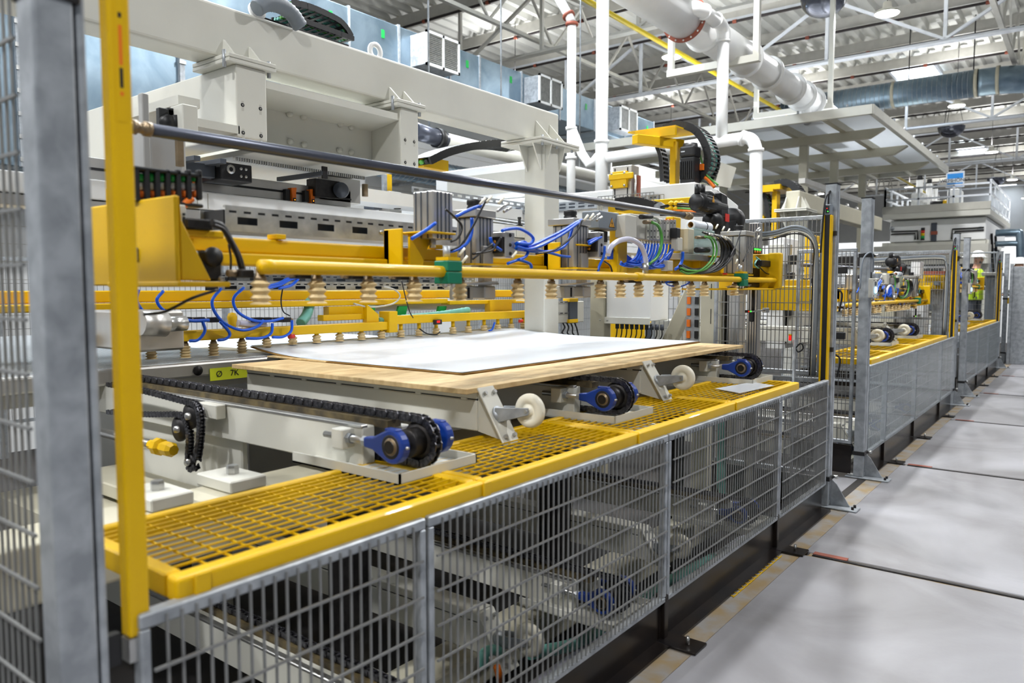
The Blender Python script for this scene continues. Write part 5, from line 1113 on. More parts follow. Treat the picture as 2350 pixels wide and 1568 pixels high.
gm = MB().hull_quad([at(1655, 440, X=-2.0) , at(1670, 448, X=-2.0), at(1675, 540, X=-2.0), at(1655, 538, X=-2.0)], [Vector((-2.12, v.y, v.z)) for v in (at(1655, 440, X=-2.0), at(1670, 448, X=-2.0), at(1675, 540, X=-2.0), at(1655, 538, X=-2.0))]).build('gearbox', 'black', ds, bevel=.01)
c0, c1 = at(1598, 463, X=-2.05), at(1660, 468, X=-2.05)
mm = MB().lathe([(.001, -.01), (.045, -.01), (.05, 0), (.05, .02), (.062, .02), (.062, .2), (.055, .21), (.055, .4), (.001, .4)], c0, (0, 1, -.02), 24).build('motor', 'black', ds)
for k in range(10):
    a_ = k * math.pi / 5; MB().bar((c0.x + .062 * math.cos(a_), c0.y + .05, c0.z + .062 * math.sin(a_)), (c0.x + .062 * math.cos(a_), c0.y + .2, c0.z + .062 * math.sin(a_)), .008).build('fin', 'black', mm)
MB().prism([(c0.y + .1, c0.z + .0), (c0.y + .14, c0.z + .0), (c0.y + .12, c0.z + .045)], 'x', c0.x + .064, c0.x + .066).build('warning_triangle', 'amber', mm)
for k, x_ in enumerate((1600, 1612)):
    p = at(x_, 445, X=-2.05); MB().cyl(p, p + Vector((0, 0, .06)), .018, 10).build('connector', 'black', mm)
MB().tube(spl([at(1612, 440, X=-2.05), at(1628, 440, X=-2.05), at(1640, 450, X=-2.05)], 5), .012, 8).build('connector_cable', 'steel', mm)
p = at(1680, 505, X=-2.05); MB().lathe([(.001, -.04), (.08, -.04), (.085, -.03), (.085, .03), (.08, .04), (.001, .04)], p, (0, 1, 0), 28).build('brake_disc', 'black', ds)
pb('red_label', 'red', ds, 1665, 1674, 491, 509, -1.985, .004, 0); pb('end_box', 'black', ds, 1690, 1701, 507, 534, -2.0, .1, .003); pb('rating_plate', 'paper', ds, 1691, 1697, 514, 526, -1.996, .002, 0)
p = at(1640, 505, X=-2.05); MB().lathe([(.001, -.1), (.045, -.1), (.05, -.06), (.06, -.04), (.06, .06), (.001, .06)], (DXs, at(1640, 505, X=-2.05).y, z2), (0, 1, 0), 20).build('output_stage', 'black', ds)
# roll of white film
a, b = at(1585, 516, X=-1.9), at(1626, 516, X=-1.9)
rp = thing('paper_roll', 'white paper roll lying on the enclosure beside the shaft coupling', 'roll', (a.x, (a.y + b.y) / 2, a.z - .03))
MB().lathe([(.016, 0), (.028, 0), (.03, .004), (.03, b.y - a.y), (.016, b.y - a.y)], a, (0, 1, 0), 24).build('roll', 'paper', rp); MB().lathe([(.0155, b.y - a.y), (.0155, -.001), (.0175, -.001)], a, (0, 1, 0), 20).build('core', 'brown_edge', rp)
MB().lathe([(.0302, -.004), (.0315, -.004), (.0315, .004), (.0302, .004)], (a.x, b.y - .08, a.z), (0, 1, 0), 20).build('cable_tie', 'black', rp)
# copies for the far cells
copy_tree(fg, (0, 5.85, -.2), 'yellow vacuum gripper of the second cell, seen past the post with the blue button', skip=('cable_tie_tag', 'screw'))
copy_tree(ds, (0, 5.85, -.22), 'drive shaft with gear motor in the second cell')
copy_tree(fg, (0, 11.8, -.02), 'distant yellow vacuum gripper of the third cell below the worker', skip=('cable_tie_tag', 'screw', 'groove'))
copy_tree(rp, (0, 5.85, -.2), 'white paper roll on the gripper of the second cell')
# ================================================================ rear vacuum gripper
rg = thing('vacuum_gripper', 'rear yellow vacuum gripper holding the back edge of the white sheets', 'gripper', (-3.95, 3.3, 1.14))
RX = -3.80
z0, z1 = at(600, 774, X=RX).z, at(600, 752, X=RX).z
MB().box(RX - .07, RX, 1.55, 3.60, z0, z1).build('cup_bar', 'yellow', rg, bevel=.005, seg=2)
MB().box(RX - .09, RX + .015, 3.56, 3.64, z0 - .02, z1 + .07).build('bar_joint', 'yellow', rg, bevel=.004)
z2, z3 = at(1060, 737, X=RX).z, at(1060, 719, X=RX).z
MB().box(RX - .07, RX, 3.64, 5.46, z2, z3).build('cup_bar', 'yellow', rg, bevel=.005, seg=2)
MB().box(RX - .1, RX + .02, 5.44, 5.5, z2 - .02, z3 + .08).build('bar_joint', 'yellow', rg, bevel=.004)
for px_, pt_, pb_ in ((347, 795, 826), (425, 793, 823), (490, 788, 818), (555, 783, 813), (612, 778, 808)):
    a, b = at(px_, pt_, X=RX - .03), at(px_, pb_, X=RX - .03); s = suction_cup(rg, a, z0 - a.z + .01, .03, (a.z - b.z) * .85, 'brass', 4)
    MB().cyl(a + Vector((0, 0, .03)), a + Vector((0, .05, .03)), .008, 8).build('elbow', 'brass', s)
for px_ in (672, 727, 779.5, 829.7, 875.6, 920, 961.7, 1001, 1039.5, 1075, 1111, 1142.5, 1173, 1201, 1227, 1249):
    py_ = 791 - (px_ - 672) * .0685; b = at(px_, py_, X=RX - .03); zb = z0 if b.y < 3.6 else z2
    s = bellows(MB(), b + Vector((0, 0, .05)), .03, .042, 2).build('suction_cup', 'rubber', rg)
    MB().cyl(b + Vector((0, 0, .048)), (b.x, b.y, zb), .014, 10).build('stem', 'yellow', s)
for h_ in ([(318, 665), (314, 690), (330, 715), (370, 740), (395, 745), (425, 738)], [(375, 668), (360, 690), (380, 715), (430, 735), (480, 735)], [(508, 662), (487, 690), (495, 720), (520, 745), (556, 758), (590, 750), (605, 735)], [(560, 660), (536, 685), (545, 715), (580, 735), (620, 737), (650, 730)],
           [(340, 745), (345, 765), (330, 785), (315, 790)], [(400, 742), (403, 765), (390, 785), (360, 790)], [(465, 738), (470, 760), (455, 780), (435, 783)], [(505, 738), (527, 765), (518, 778), (500, 781)], [(625, 742), (622, 765), (600, 776), (565, 777)], [(670, 735), (668, 760), (650, 773), (625, 774)], [(610, 662), (640, 655), (665, 642), (688, 635)], [(612, 658), (640, 650), (660, 640), (676, 634)], [(640, 662), (668, 655), (685, 640)], [(250, 795), (258, 780), (265, 770)]):
    hose(rg, h_, RX + .05, .0085)
for px_ in (425, 455, 490, 590, 610, 635, 655):
    p = at(px_, 735, X=RX - .01); MB().box(p.x - .02, p.x + .02, p.y - .03, p.y + .03, p.z - .012, p.z + .016).build('ejector', 'dark_steel', rg, bevel=.003); MB().cyl(p + Vector((0, .03, 0)), p + Vector((0, .05, 0)), .01, 8).build('fitting', 'brass', rg)
p = at(533, 740, X=RX - .02); MB().lathe([(.022, -.05), (.022, .0), (.026, .01), (.028, .03), (.02, .05), (.001, .056)], p, n=14).build('vent_cap', 'yellow', rg)
# upper yellow beams
MB().box(-4.1, -3.92, 1.2, 4.3, at(600, 706, X=-3.92).z, at(600, 692, X=-3.92).z).build('upper_beam', 'yellow', rg, bevel=.005)
MB().box(-4.5, -4.05, 1.2, 5.3, at(600, 690, X=-4.05).z, at(600, 667, X=-4.05).z).build('wide_beam', 'yellow', rg, bevel=.005)
MB().box(-4.0, -3.9, 4.3, 5.55, at(1180, 696, X=-3.9).z, at(1180, 688, X=-3.9).z).build('upper_beam', 'yellow', rg, bevel=.004)
for x0, x1, y0, y1, X in ((755, 840, 703, 727, -3.92), (742, 850, 722, 735, -3.86), (1125, 1175, 688, 716, -3.88), (1230, 1262, 702, 715, -3.84)):
    pb('bracket', 'yellow', rg, x0, x1, y0, y1, X, .06, .003)
MB().prism([(at(835, 715, X=-3.86).y, z1 + .12), (at(862, 715, X=-3.86).y, z1 + .05), (at(862, 715, X=-3.86).y, z1 - .03), (at(835, 735, X=-3.86).y, z1 - .01)], 'x', -3.87, -3.83).build('bracket', 'yellow', rg)
for x0, x1, zt_, zb_, X in ((500, 1090, 630, 648, -4.2), (500, 1090, 648, 668, -4.12)):
    a, b = at(x0, zt_, X=X), at(x1, zt_, X=X); zz0, zz1 = at(600, zb_, X=X).z, at(600, zt_, X=X).z
    q = MB().box(X - .14, X, a.y, b.y, zz0, zz0 + .004).build('cable_tray', 'galv', rg); slotted('tray_side', 'galv', q, a.y, b.y, X, zz0, zz1, (.06, .16), (.032, .08), ((.72, .86), (.22, .58)))
    MB().box(X - .02, X + .004, a.y, b.y, zz1, zz1 + .006).build('tray_lip', 'galv', q); MB().box(X - .14, X - .136, a.y, b.y, zz0, zz1).build('tray_back', 'grey_dark', q)
gh = spl([at(870, 738, X=-3.86), at(930, 730, X=-3.86), at(1010, 722, X=-3.86), at(1075, 712, X=-3.86)], 14)
MB().tube(gh, [.024 + .003 * (i % 2) for i in range(len(gh))], 12).build('ribbed_hose', 'teal', rg)
gh = spl([at(690, 742, X=-3.9), at(705, 720, X=-3.95), at(712, 690, X=-4.0)], 12); MB().tube(gh, [.03 + .003 * (i % 2) for i in range(len(gh))], 12).build('ribbed_hose', 'teal', rg)
gh = spl([at(545, 742, X=-3.84), at(580, 745, X=-3.84), at(610, 748, X=-3.84)], 8); MB().tube(gh, .02, 12).build('clear_hose', 'hose_clear', rg)
for px_ in (848, 922, 1013):
    p = at(px_, 712, X=-3.95); MB().prism([(p.y - .06, p.z - .04), (p.y + .03, p.z - .04), (p.y + .05, p.z + .03), (p.y - .035, p.z + .03)], 'x', -3.96, -3.94).build('green_bracket', 'bright_green', rg)
hose(rg, [(812, 697, -3.85), (850, 705, -3.85), (900, 698, -3.85), (918, 680, -3.85), (905, 665, -3.85), (880, 658, -3.85)], -3.85, .006, 'grey_light', 'cable'); hose(rg, [(922, 645), (930, 680), (940, 715), (948, 730)], -3.8, .004, 'black', 'cable'); hose(rg, [(1185, 690), (1225, 690), (1232, 672), (1215, 660)], -3.85, .006, 'nylon', 'cable')
hose(rg, [(650, 655), (645, 690), (650, 715), (665, 725)], -3.8, .004, 'black', 'cable'); hose(rg, [(963, 755), (980, 766), (1000, 768), (1010, 762)], -3.76, .005, 'black', 'cable'); hose(rg, [(1135, 740), (1130, 755), (1122, 760)], -3.78, .008, 'blue_hose')
s = pb('pressure_switch', 'black', rg, 1000, 1015, 734, 745, -3.77, .03); pb('switch_display', 'led_red', s, 1003, 1010, 736, 741, -3.769, .003, 0)
for q in ((668, 772), (1195, 737), (1240, 742)): p = at(*q, X=-3.76); MB().cyl(p - Vector((0, .015, 0)), p + Vector((0, .02, 0)), .014, 10).build('valve', 'red' if q[0] < 1200 else 'green', rg)
# long white cylinder rail behind
MB().tube([at(855, 705, X=-4.3), at(1110, 702, X=-4.3)], .035, 14).build('white_tube', 'pure_white', rg); MB().lathe([(.001, -.04), (.03, -.03), (.04, 0), (.03, .04), (.001, .05)], at(1118, 700, X=-4.3), (0, 1, 0), 12).build('tube_fitting', 'steel', rg)
# near actuator, blurred
ac = thing('actuator', 'grey actuator arm behind the yellow light curtain at left', 'actuator', (-3.2, 1.6, 1.25))
a, b = at(322, 742, X=-3.3), at(380, 745, X=-3.3); MB().tube([a, b], .055, 14).build('barrel', 'alu', ac); MB().tube([b, at(425, 742, X=-3.3)], .035, 12).build('rod', 'steel', ac); MB().box(a.x - .5, a.x - .02, a.y, b.y + .1, a.z - .13, a.z + .05).build('mount', 'alu', ac, bevel=.01)
# ================================================================ perforated table
m = mat('perforated', (214, 218, 220), .35, .6, var=.04); nt = m.node_tree; N = nt.nodes; L = nt.links
tc = N.new('ShaderNodeTexCoord'); vo = N.new('ShaderNodeTexVoronoi'); vo.inputs['Scale'].default_value = 55; vo.inputs['Randomness'].default_value = 0; L.new(tc.outputs['Object'], vo.inputs['Vector'])
rp_ = N.new('ShaderNodeValToRGB'); rp_.color_ramp.elements[0].position = .3; rp_.color_ramp.elements[1].position = .36; rp_.color_ramp.elements[0].color = lin((90, 92, 96)); rp_.color_ramp.elements[1].color = lin((226, 230, 232)); L.new(vo.outputs['Distance'], rp_.inputs[0]); L.new(rp_.outputs[0], N['Principled BSDF'].inputs['Base Color'])
tb = thing('perforated_table', 'silver perforated steel table at left behind the first chain', 'table', (-5, 1.7, 0))
MB().box(-6.8, -3.68, .3, 2.58, 1.10, 1.125).build('table_top', 'perforated', tb, bevel=.004)
MB().box(-3.72, -3.64, .3, 2.58, 1.045, 1.122).build('front_edge', 'alu', tb, bevel=.012, seg=2)
MB().box(-6.8, -3.7, .3, 2.6, .98, 1.09).build('under_frame', 'grey_light', tb)
MB().box(-4.6, -3.66, 2.6, 2.78, 1.04, 1.118).build('end_block', 'cream', tb, bevel=.004)
p = at(455, 851, X=-3.635); MB().lathe([(.001, .008), (.022, .006), (.026, 0)], p, (1, 0, 0), 14).build('plug', 'dark_steel', tb)
p0, p1 = at(482, 838, X=-3.63), at(560, 836, X=-3.63)
tp = MB().box(-3.634, -3.63, p0.y, p1.y + .1, 1.02, 1.085).build('yellow_tape', 'yellow_tape', tb)
for y_, tx in ((p0.y + .05, '\u00d8'), (p0.y + .14, '7K')): text_mesh('tape_mark', tx, .045, Matrix.Translation((-3.628, y_, 1.052)) @ Matrix.Rotation(math.pi / 2, 4, 'Z') @ Matrix.Rotation(math.pi / 2, 4, 'X'), 'ink', tp, .0005)
for y in (.6, 2.3): MB().box(-4.0, -3.85, y - .08, y + .08, -.35, .98).build('leg', 'grey_light', tb)
# ================================================================ machine bed under the conveyors
lb_ = thing('machine_bed', 'cream longitudinal beam behind the yellow grating at lower left', 'beam', (-2.15, 2.5, .6))
MB().box(-2.28, -2.08, .2, 5.3, .70, .86).build('bed_beam', 'cream', lb_, bevel=.012, seg=3)
for y in (1.05, 1.3, 2.6, 4.2):
    MB().box(-2.3, -2.1, y, y + .13, .862, .9).build('mount_block', 'white', lb_, bevel=.004)
    MB().lathe([(.001, .028), (.018, .028), (.02, .02), (.02, 0)], (-2.2, y + .07, .9), n=6, sm=False).build('bolt', 'steel', lb_)
for y in (.5, 2.0, 3.5, 5.0): MB().box(-2.46, -2.3, y - .05, y + .05, -.35, .8).build('bed_leg', 'dark_steel', lb_, bevel=.006)
l2 = thing('machine_bed', 'lower cream longitudinal beam in the pit behind the guard panels', 'beam', (-2.15, 2.5, -.3))
MB().box(-2.28, -2.08, .2, 5.3, -.26, -.1).build('bed_beam', 'cream', l2, bevel=.012, seg=2)
for y in (1.0, 1.9, 2.5, 3.3, 4.2): MB().box(-2.3, -2.02, y, y + .12, -.098, -.03).build('mount_block', 'white', l2, bevel=.02, seg=2)
text_mesh('bed_marking', 'A-1E', .06, Matrix.Translation((-2.078, at(925, 1548, X=-2.078).y, -.16)) @ Matrix.Rotation(math.pi / 2, 4, 'Z') @ Matrix.Rotation(math.pi / 2, 4, 'X'), 'ink', l2, .0005)
ct = thing('cable_duct', 'galvanised cable duct with green and violet hoses along the pit floor', 'duct', (-1.7, 2.5, -.3))
MB().box(-1.98, -1.62, .4, 5.3, -.34, -.3).build('duct_floor', 'galv', ct); MB().box(-1.62, -1.6, .4, 5.3, -.34, -.2).build('duct_wall', 'galv', ct); MB().tube([(-1.72, .4, -.24), (-1.72, 5.2, -.24)], .03, 12).build('conduit', 'galv', ct)
MB().tube(spl([(-1.85, .4, -.22), (-1.82, 1.6, -.2), (-1.85, 2.8, -.21), (-1.82, 4, -.2), (-1.85, 5.2, -.22)], 6), .022, 10).build('violet_hose', 'hose_clear', ct); MB().tube(spl([(-1.9, 2.6, -.1), (-1.86, 3.0, -.17), (-1.88, 3.8, -.18), (-1.8, 4.4, -.16)], 6), .028, 10).build('green_hose', 'teal', ct)
gh = spl([at(1110, 1530, X=-1.75), at(1112, 1500, X=-1.75), at(1135, 1492, X=-1.75), at(1150, 1500, X=-1.75)], 6); MB().tube(gh, .02, 12).build('green_hose', 'teal', ct); MB().tube([at(1140, 1530, X=-1.72), at(1148, 1562, X=-1.72)], .014, 8).build('orange_plug', 'orange', ct)
# drive chains at the near end
dc = thing('drive_chain', 'two dark roller drive chains over sprockets at the near left of the conveyor', 'chain', (-2.9, 1.55, .8))
for pts, r_ in (([(250, 882), (330, 897), (420, 920), (448, 928), (460, 950), (460, 1000), (452, 1060)], 1), ([(250, 945), (330, 951), (410, 952), (428, 965), (436, 1000), (434, 1060), (440, 1078), (452, 1070)], 1)):
    Pp = resample(spl([at(*q, Y=1.55) for q in pts], 8), 70); mb = MB()
    for i in range(70):
        for s in (-1, 1): mb.bar(Pp[i] + Vector((0, s * .011, 0)), Pp[i + 1] + Vector((0, s * .011, 0)), .004, .02, (0, 1, 0)) if False else mb.bar(Pp[i] + Vector((0, s * .011, 0)), Pp[i].lerp(Pp[i + 1], .85) + Vector((0, s * .011, 0)), .004, .022 if i % 2 else .018)
        mb.cyl(Pp[i] - Vector((0, .009, 0)), Pp[i] + Vector((0, .009, 0)), .007, 6)
    mb.build('roller_chain', 'chain_steel', dc, kind='stuff')
for q, r_ in (((438, 955), .05), ((412, 985), .05), ((437, 1060), .03)):
    s = MB().lathe([(.001, -.006), (r_, -.006), (r_, .006), (.001, .006)], at(*q, Y=1.55), (0, 1, 0), 24).build('sprocket', 'dark_steel', dc); MB().lathe([(.001, -.02), (.014, -.02), (.014, 0)], at(*q, Y=1.55), (0, 1, 0), 10).build('sprocket_hub', 'steel', s)
p = at(375, 1028, Y=1.5); MB().lathe([(.001, -.1), (.02, -.1), (.02, -.06), (.035, -.05), (.035, -.02), (.022, -.01), (.03, .02), (.03, .06), (.02, .08), (.001, .08)], p, (1, 0, 0), 8, False).build('yellow_coupling', 'yellow', dc); MB().cyl(p - Vector((.6, 0, 0)), p - Vector((.1, 0, 0)), .02, 10).build('cylinder_rod', 'steel', dc)
MB().box(-3.6, -2.75, 1.45, 1.66, .62, .68).build('side_frame', 'cream', dc, bevel=.006); MB().box(-3.8, -2.9, 1.2, 1.5, .5, .6).build('lower_frame', 'cream', dc); MB().box(-3.6, -2.6, 1.66, 1.69, .6, .98).build('guide_frame', 'white', dc, bevel=.006)
p = at(495, 942, Y=1.62); MB().box(p.x - .07, p.x + .07, 1.58, 1.622, p.z - .025, p.z + .03).build('channel_clip', 'white', dc, bevel=.003)
# teal hoses and grey post behind the second cell opening
ph = thing('service_post', 'grey service post with teal hoses behind the third mesh panel', 'post', (-1.95, 4.2, -.3))
pb('post', 'cream', ph, 1620, 1642, 958, 1130, -2.3, .12, .006)
for q in range(3): hose(ph, [(1648 + q * 6, 965), (1649 + q * 6, 1040), (1650 + q * 6, 1120), (1664 + q * 5, 1160)], -2.1, .011, 'teal', seg=8)
# ================================================================ electrical and machine parts behind the front cell
cb_ = thing('control_cabinet', 'pale blue-white control cabinet with black cables hanging below', 'cabinet', (at(1440, 700, Y=6.0).x, 6.1, 1.2))
a, b = at(1391, 735, Y=6.0), at(1494, 640, Y=6.0)
MB().box(a.x, b.x, 6.0, 6.35, a.z - .0, b.z).build('body', 'pure_white', cb_, bevel=.006)
MB().box(a.x - .02, b.x + .0, 5.985, 6.0, a.z - .03, a.z + .03).build('bottom_strip', 'white', cb_, bevel=.003)
for q in (.04, .1): MB().lathe([(.001, .006), (.008, .006), (.009, 0)], (a.x - .1 + q * 1.2, 5.985, a.z), (0, -1, 0), 8).build('screw', 'steel', cb_)
MB().box(a.x - .16, a.x - .01, 5.98, 6.1, -.3, b.z).build('cabinet_post', 'cream', cb_, bevel=.005)
for k in range(10):
    x = a.x + .06 + k * .05; MB().cyl((x, 6.1, a.z - .08), (x, 6.1, a.z - .03), .018, 8).build('cable_gland', 'grey_dark', cb_)
    MB().tube(spl([(x, 6.1, a.z - .06), (x - .01, 6.1, a.z - .15), (x - .06 - .01 * k, 6.12, a.z - .24 - .01 * (k % 3)), (a.x - .02, 6.14, a.z - .2)], 5), .006, 6).build('cable', 'black', cb_)
tk = thing('trunking_box', 'grey trunking box with yellow corner caps behind the lifted sheet', 'box', (-3.7, 5.7, 1.1))
pb('body', 'grey_light', tk, 1270, 1340, 692, 741, -3.72, .12, .005)
for x_, w_ in ((1256, 16), (1308, 18)):
    k = pb('upright', 'grey_dark', tk, x_, x_ + w_, 688, 742, -3.70, .06, .003); pb('cap', 'yellow', k, x_ - 1, x_ + w_ + 1, 685, 693, -3.695, .07, .002); pb('foot_cap', 'yellow', k, x_ - 1, x_ + w_ + 1, 733, 741, -3.695, .07, .002)
for y_ in (694, 719):
    k = pb('slot_rail', 'alu', tk, 1272, 1307, y_ - 3, y_ + 3, -3.715, .01, .001)
    for q in range(3): pb('slot', 'ink', k, 1276 + q * 10, 1282 + q * 10, y_ - 1, y_ + 1, -3.714, .004, 0)
for k in range(4): hose(tk, [(1292 + k * 9, 742), (1296 + k * 9, 752), (1290 + k * 12, 764), (1300 + k * 9, 770)], -3.72, .007, 'black', 'cable')
# rear tubes
rt = thing('tube_bundle', 'thin galvanised tubes running behind the gantry column', 'pipe', (-4.6, 5, 1.9))
for d in (0, 7): MB().tube([at(1000, 482 + d, X=-4.6), at(1450, 552 + d * .7, X=-4.6)], .014, 8).build('tube', 'galv', rt)
for px_ in (1268, 1286): MB().lathe([(.03, -.02), (.04, -.02), (.04, .02), (.03, .02)], at(px_, 512, X=-4.6), (0, 1, 0), 12).build('clip', 'galv', rt)
a = at(870, 470, X=-5.0)
bm = thing('rear_slide', 'yellow and aluminium slide unit seen behind the gantry against the white wall', 'slide', (-6, 6, 1.9))
pb('column', 'yellow', bm, 888, 900, 400, 470, -5.6, .06); pb('profile', 'alu', bm, 893, 922, 440, 490, -5.5, .15, .004); pb('clamp', 'yellow', bm, 872, 905, 455, 475, -5.45, .06); pb('motor', 'grey_dark', bm, 858, 880, 445, 480, -5.6, .15, .006); pb('sensor', 'grey_dark', bm, 930, 943, 448, 470, -5.5, .05)
MB().lathe([(.001, .07), (.02, .07), (.02, .04), (.035, .03), (.035, 0)], at(912, 480, X=-5.4), n=10).build('sensor_mount', 'black', bm); pb('strip', 'galv', bm, 880, 889, 400, 470, -5.58, .03)
tr_ = thing('rear_tray', 'perforated cable tray on the white rear beam behind the gantry column', 'cable tray', (-5.2, 6, 2))
slotted('tray_side', 'galv', tr_, 5.2, 8.2, -5.2, at(1150, 470, X=-5.2).z, at(1150, 458, X=-5.2).z, .12, .07, ((.3, .7),)); MB().box(-5.5, -5.2, 4.5, 8.5, at(1150, 500, X=-5.2).z, at(1150, 475, X=-5.2).z).build('beam', 'pure_white', tr_)
# lift column with energy chain and diagonal strut
lc = thing('lift_column', 'cream lift column with aluminium guides right of the white sheets', 'column', (-2.3, 5.5, -.3))
Yc = 5.75
a, b, c = at(1607, 720, Y=Yc).x, at(1655, 720, Y=Yc).x, at(1690, 720, Y=Yc).x
MB().box(a, b, Yc, Yc + .3, -.3, 1.62).build('column', 'cream', lc, bevel=.005)
for z in (1.22, 1.42): MB().box((a + b) / 2, (a + b) / 2 + .005, Yc - .003, Yc, z, z + .12).build('slot', 'ink', lc)
MB().box(b + .04, c, Yc + .05, Yc + .2, -.3, 1.62).build('guide_profile', 'alu', lc, bevel=.004); MB().box(b, b + .04, Yc + .08, Yc + .12, -.3, 1.62).build('guide_slot', 'dark_steel', lc)
MB().box(b + .08, b + .12, Yc + .045, Yc + .05, -.3, 1.6).build('guide_rail', 'steel', lc)
a = at(1580, 720, Y=Yc + .2); 
ch = MB().box(at(1574, 720, Y=Yc + .2).x, at(1604, 720, Y=Yc + .2).x, Yc + .2, Yc + .22, .6, 1.62).build('cable_channel', 'galv', lc)
for q in range(4):
    z = at(1582, 690 + q * 26, Y=Yc + .19).z; x = at(1582, 700, Y=Yc + .19).x
    MB().box(x - .02, x + .01, Yc + .185, Yc + .199, z - .03, z + .03).build('orange_plug', 'orange', ch); MB().box(x + .05, x + .08, Yc + .185, Yc + .199, z - .03, z + .03).build('dark_slot', 'ink', ch)
p0, p1 = at(1595, 660, Y=6.3), at(1535, 790, Y=6.3); MB().bar(p0, p1, .12, .1, (0, 1, 0)).build('diagonal_strut', 'cream', lc, bevel=.006)
ap = thing('extrusion_post', 'ribbed aluminium extrusion post at the far corner of the board', 'post', (-2.0, 5.2, -.3))
x0_, x1_ = at(1715, 700, Y=5.25).x, at(1737, 700, Y=5.25).x
MB().box(x0_, x1_, 5.25, 5.33, -.3, at(1725, 512, Y=5.25).z).build('profile', 'alu', ap, bevel=.003)
for q in range(4): MB().box(x0_ + .012 + q * .018, x0_ + .018 + q * .018, 5.247, 5.25, -.3, at(1725, 514, Y=5.25).z).build('groove', 'grey_dark', ap)
p = at(1726, 726, Y=5.24); MB().box(p.x - .018, p.x + .012, 5.235, 5.247, p.z - .04, p.z + .04).build('handle', 'black', ap, bevel=.006)
bn = thing('beacon_post', 'thin sensor post with red light in front of the mesh panel', 'sensor', (-1.72, 5.3, .4))
p = at(1822, 850, Y=5.3); MB().cyl((p.x, 5.3, -.34), (p.x, 5.3, at(1822, 780, Y=5.3).z), .012, 10).build('post', 'galv', bn)
p = at(1813, 775, Y=5.3); MB().cyl((p.x, 5.3, p.z - .02), (p.x, 5.3, p.z + .015), .009, 10).build('red_light', 'led_red', bn); MB().cyl((p.x, 5.3, p.z + .015), (p.x, 5.3, p.z + .024), .011, 10).build('cap', 'yellow', bn)
MB().tube(spl([at(1825, 800, Y=5.3), at(1838, 788, Y=5.3), at(1843, 800, Y=5.3), at(1832, 808, Y=5.3), at(1826, 800, Y=5.3)], 6), .005, 6).build('cable', 'black', bn)
# back fence against the white wall
for i in range(5):
    y0 = 2.5 + i * 2.2; t = thing('back_fence_panel', 'thin white mesh fence panel at the back, %s from the left' % ['first', 'second', 'third', 'fourth', 'fifth'][i], 'mesh panel', (-7.6, y0 + 1.1, 0), 'mesh fence panels at the back')
    for z in (.3, 1.75): MB().box(-7.62, -7.59, y0, y0 + 2.15, z, z + .03).build('rail', 'galv', t)
    MB().box(-7.63, -7.57, y0 - .03, y0 + .03, 0, 1.9).build('post', 'galv', t)
    mb = MB(); wires(mb, y0 + .02, y0 + 2.15, .33, 1.75, -7.6, dv=.06, dh=.2, r=.002); mb.build('wire_mesh', 'galv_wire', t, kind='stuff')
st = thing('sheet_stack', 'bright white stack of sheets behind the rear gripper', 'stack', (-5.4, 3.6, 0))
MB().box(-6.6, -4.25, 2.75, 5.2, .9, 1.03).build('sheets', 'paper', st, bevel=.004); MB().box(-6.6, -4.3, 2.8, 5.1, -.3, .9).build('base', 'grey_light', st)
# clutter behind the mesh: boxes, slides and yellow units of the second cell
def unit(label, cat_, items, name='machine_unit', Y=8.0):
    p = at(items[0][1], items[0][4], Y=Y); t = thing(name, label, cat_, (p.x, Y, p.z))
    for (nm, x0, x1, y0, y1, m_, dy, dep) in items:
        a, b = at(x0, y1, Y=Y + dy), at(x1, y0, Y=Y + dy); MB().box(min(a.x, b.x), max(a.x, b.x), Y + dy, Y + dy + dep, a.z, b.z).build(nm, m_, t, bevel=.006)
    return t
unit('white upright machine unit with black boxes behind the mesh panel', 'machine', [('body', 1757, 1800, 545, 800, 'pure_white', 0, .5), ('door', 1760, 1797, 560, 700, 'white', -.02, .02), ('black_box', 1808, 1826, 585, 607, 'black', -.05, .2), ('rail', 1800, 1812, 560, 790, 'alu', .1, .1), ('lower_box', 1800, 1840, 700, 790, 'grey_light', .1, .4), ('black_box', 1806, 1818, 625, 640, 'black', -.05, .1), ('terminal', 1803, 1815, 690, 725, 'black', 0, .1)], Y=8.3)
unit('yellow gripper housing with green and orange plugs behind the mesh panel', 'machine', [('housing', 1832, 1898, 650, 707, 'yellow', 0, .4), ('plug_strip', 1838, 1890, 638, 650, 'black', -.02, .2), ('lower_plate', 1832, 1880, 700, 708, 'yellow', -.05, .5), ('slide', 1845, 1870, 540, 640, 'yellow', .3, .2), ('profile', 1855, 1862, 530, 640, 'alu', .2, .1), ('column', 1850, 1885, 708, 800, 'white', .2, .3), ('cover', 1870, 1896, 560, 590, 'yellow', .1, .2)], Y=8.8)
unit('dark perforated block and steel plates on the far machine table', 'machine', [('plate', 1828, 1900, 612, 622, 'steel', 0, .6), ('plate', 1830, 1898, 628, 636, 'steel', 0, .5), ('carrier', 1920, 1960, 588, 615, 'black', 0, .5)], Y=9.2)
unit('pale machine column inside the second cell', 'machine', [('column', 2018, 2052, 700, 790, 'cream', 0, .4), ('guide', 2054, 2075, 690, 790, 'alu', .1, .2), ('cover', 2070, 2120, 700, 770, 'pure_white', .4, .4)], Y=11.6)
unit('yellow slide housing behind the mesh of the second cell', 'machine', [('housing', 2122, 2172, 632, 664, 'yellow', 0, .5), ('plug_strip', 2120, 2175, 622, 632, 'rust', .05, .3), ('handle', 2142, 2156, 645, 655, 'grey_plastic', -.1, .1), ('stand', 2130, 2165, 660, 930, 'galv', .2, .2), ('frame', 2080, 2180, 575, 585, 'galv', .2, .2), ('box', 2090, 2112, 600, 640, 'pure_white', .3, .3)], Y=11.5)
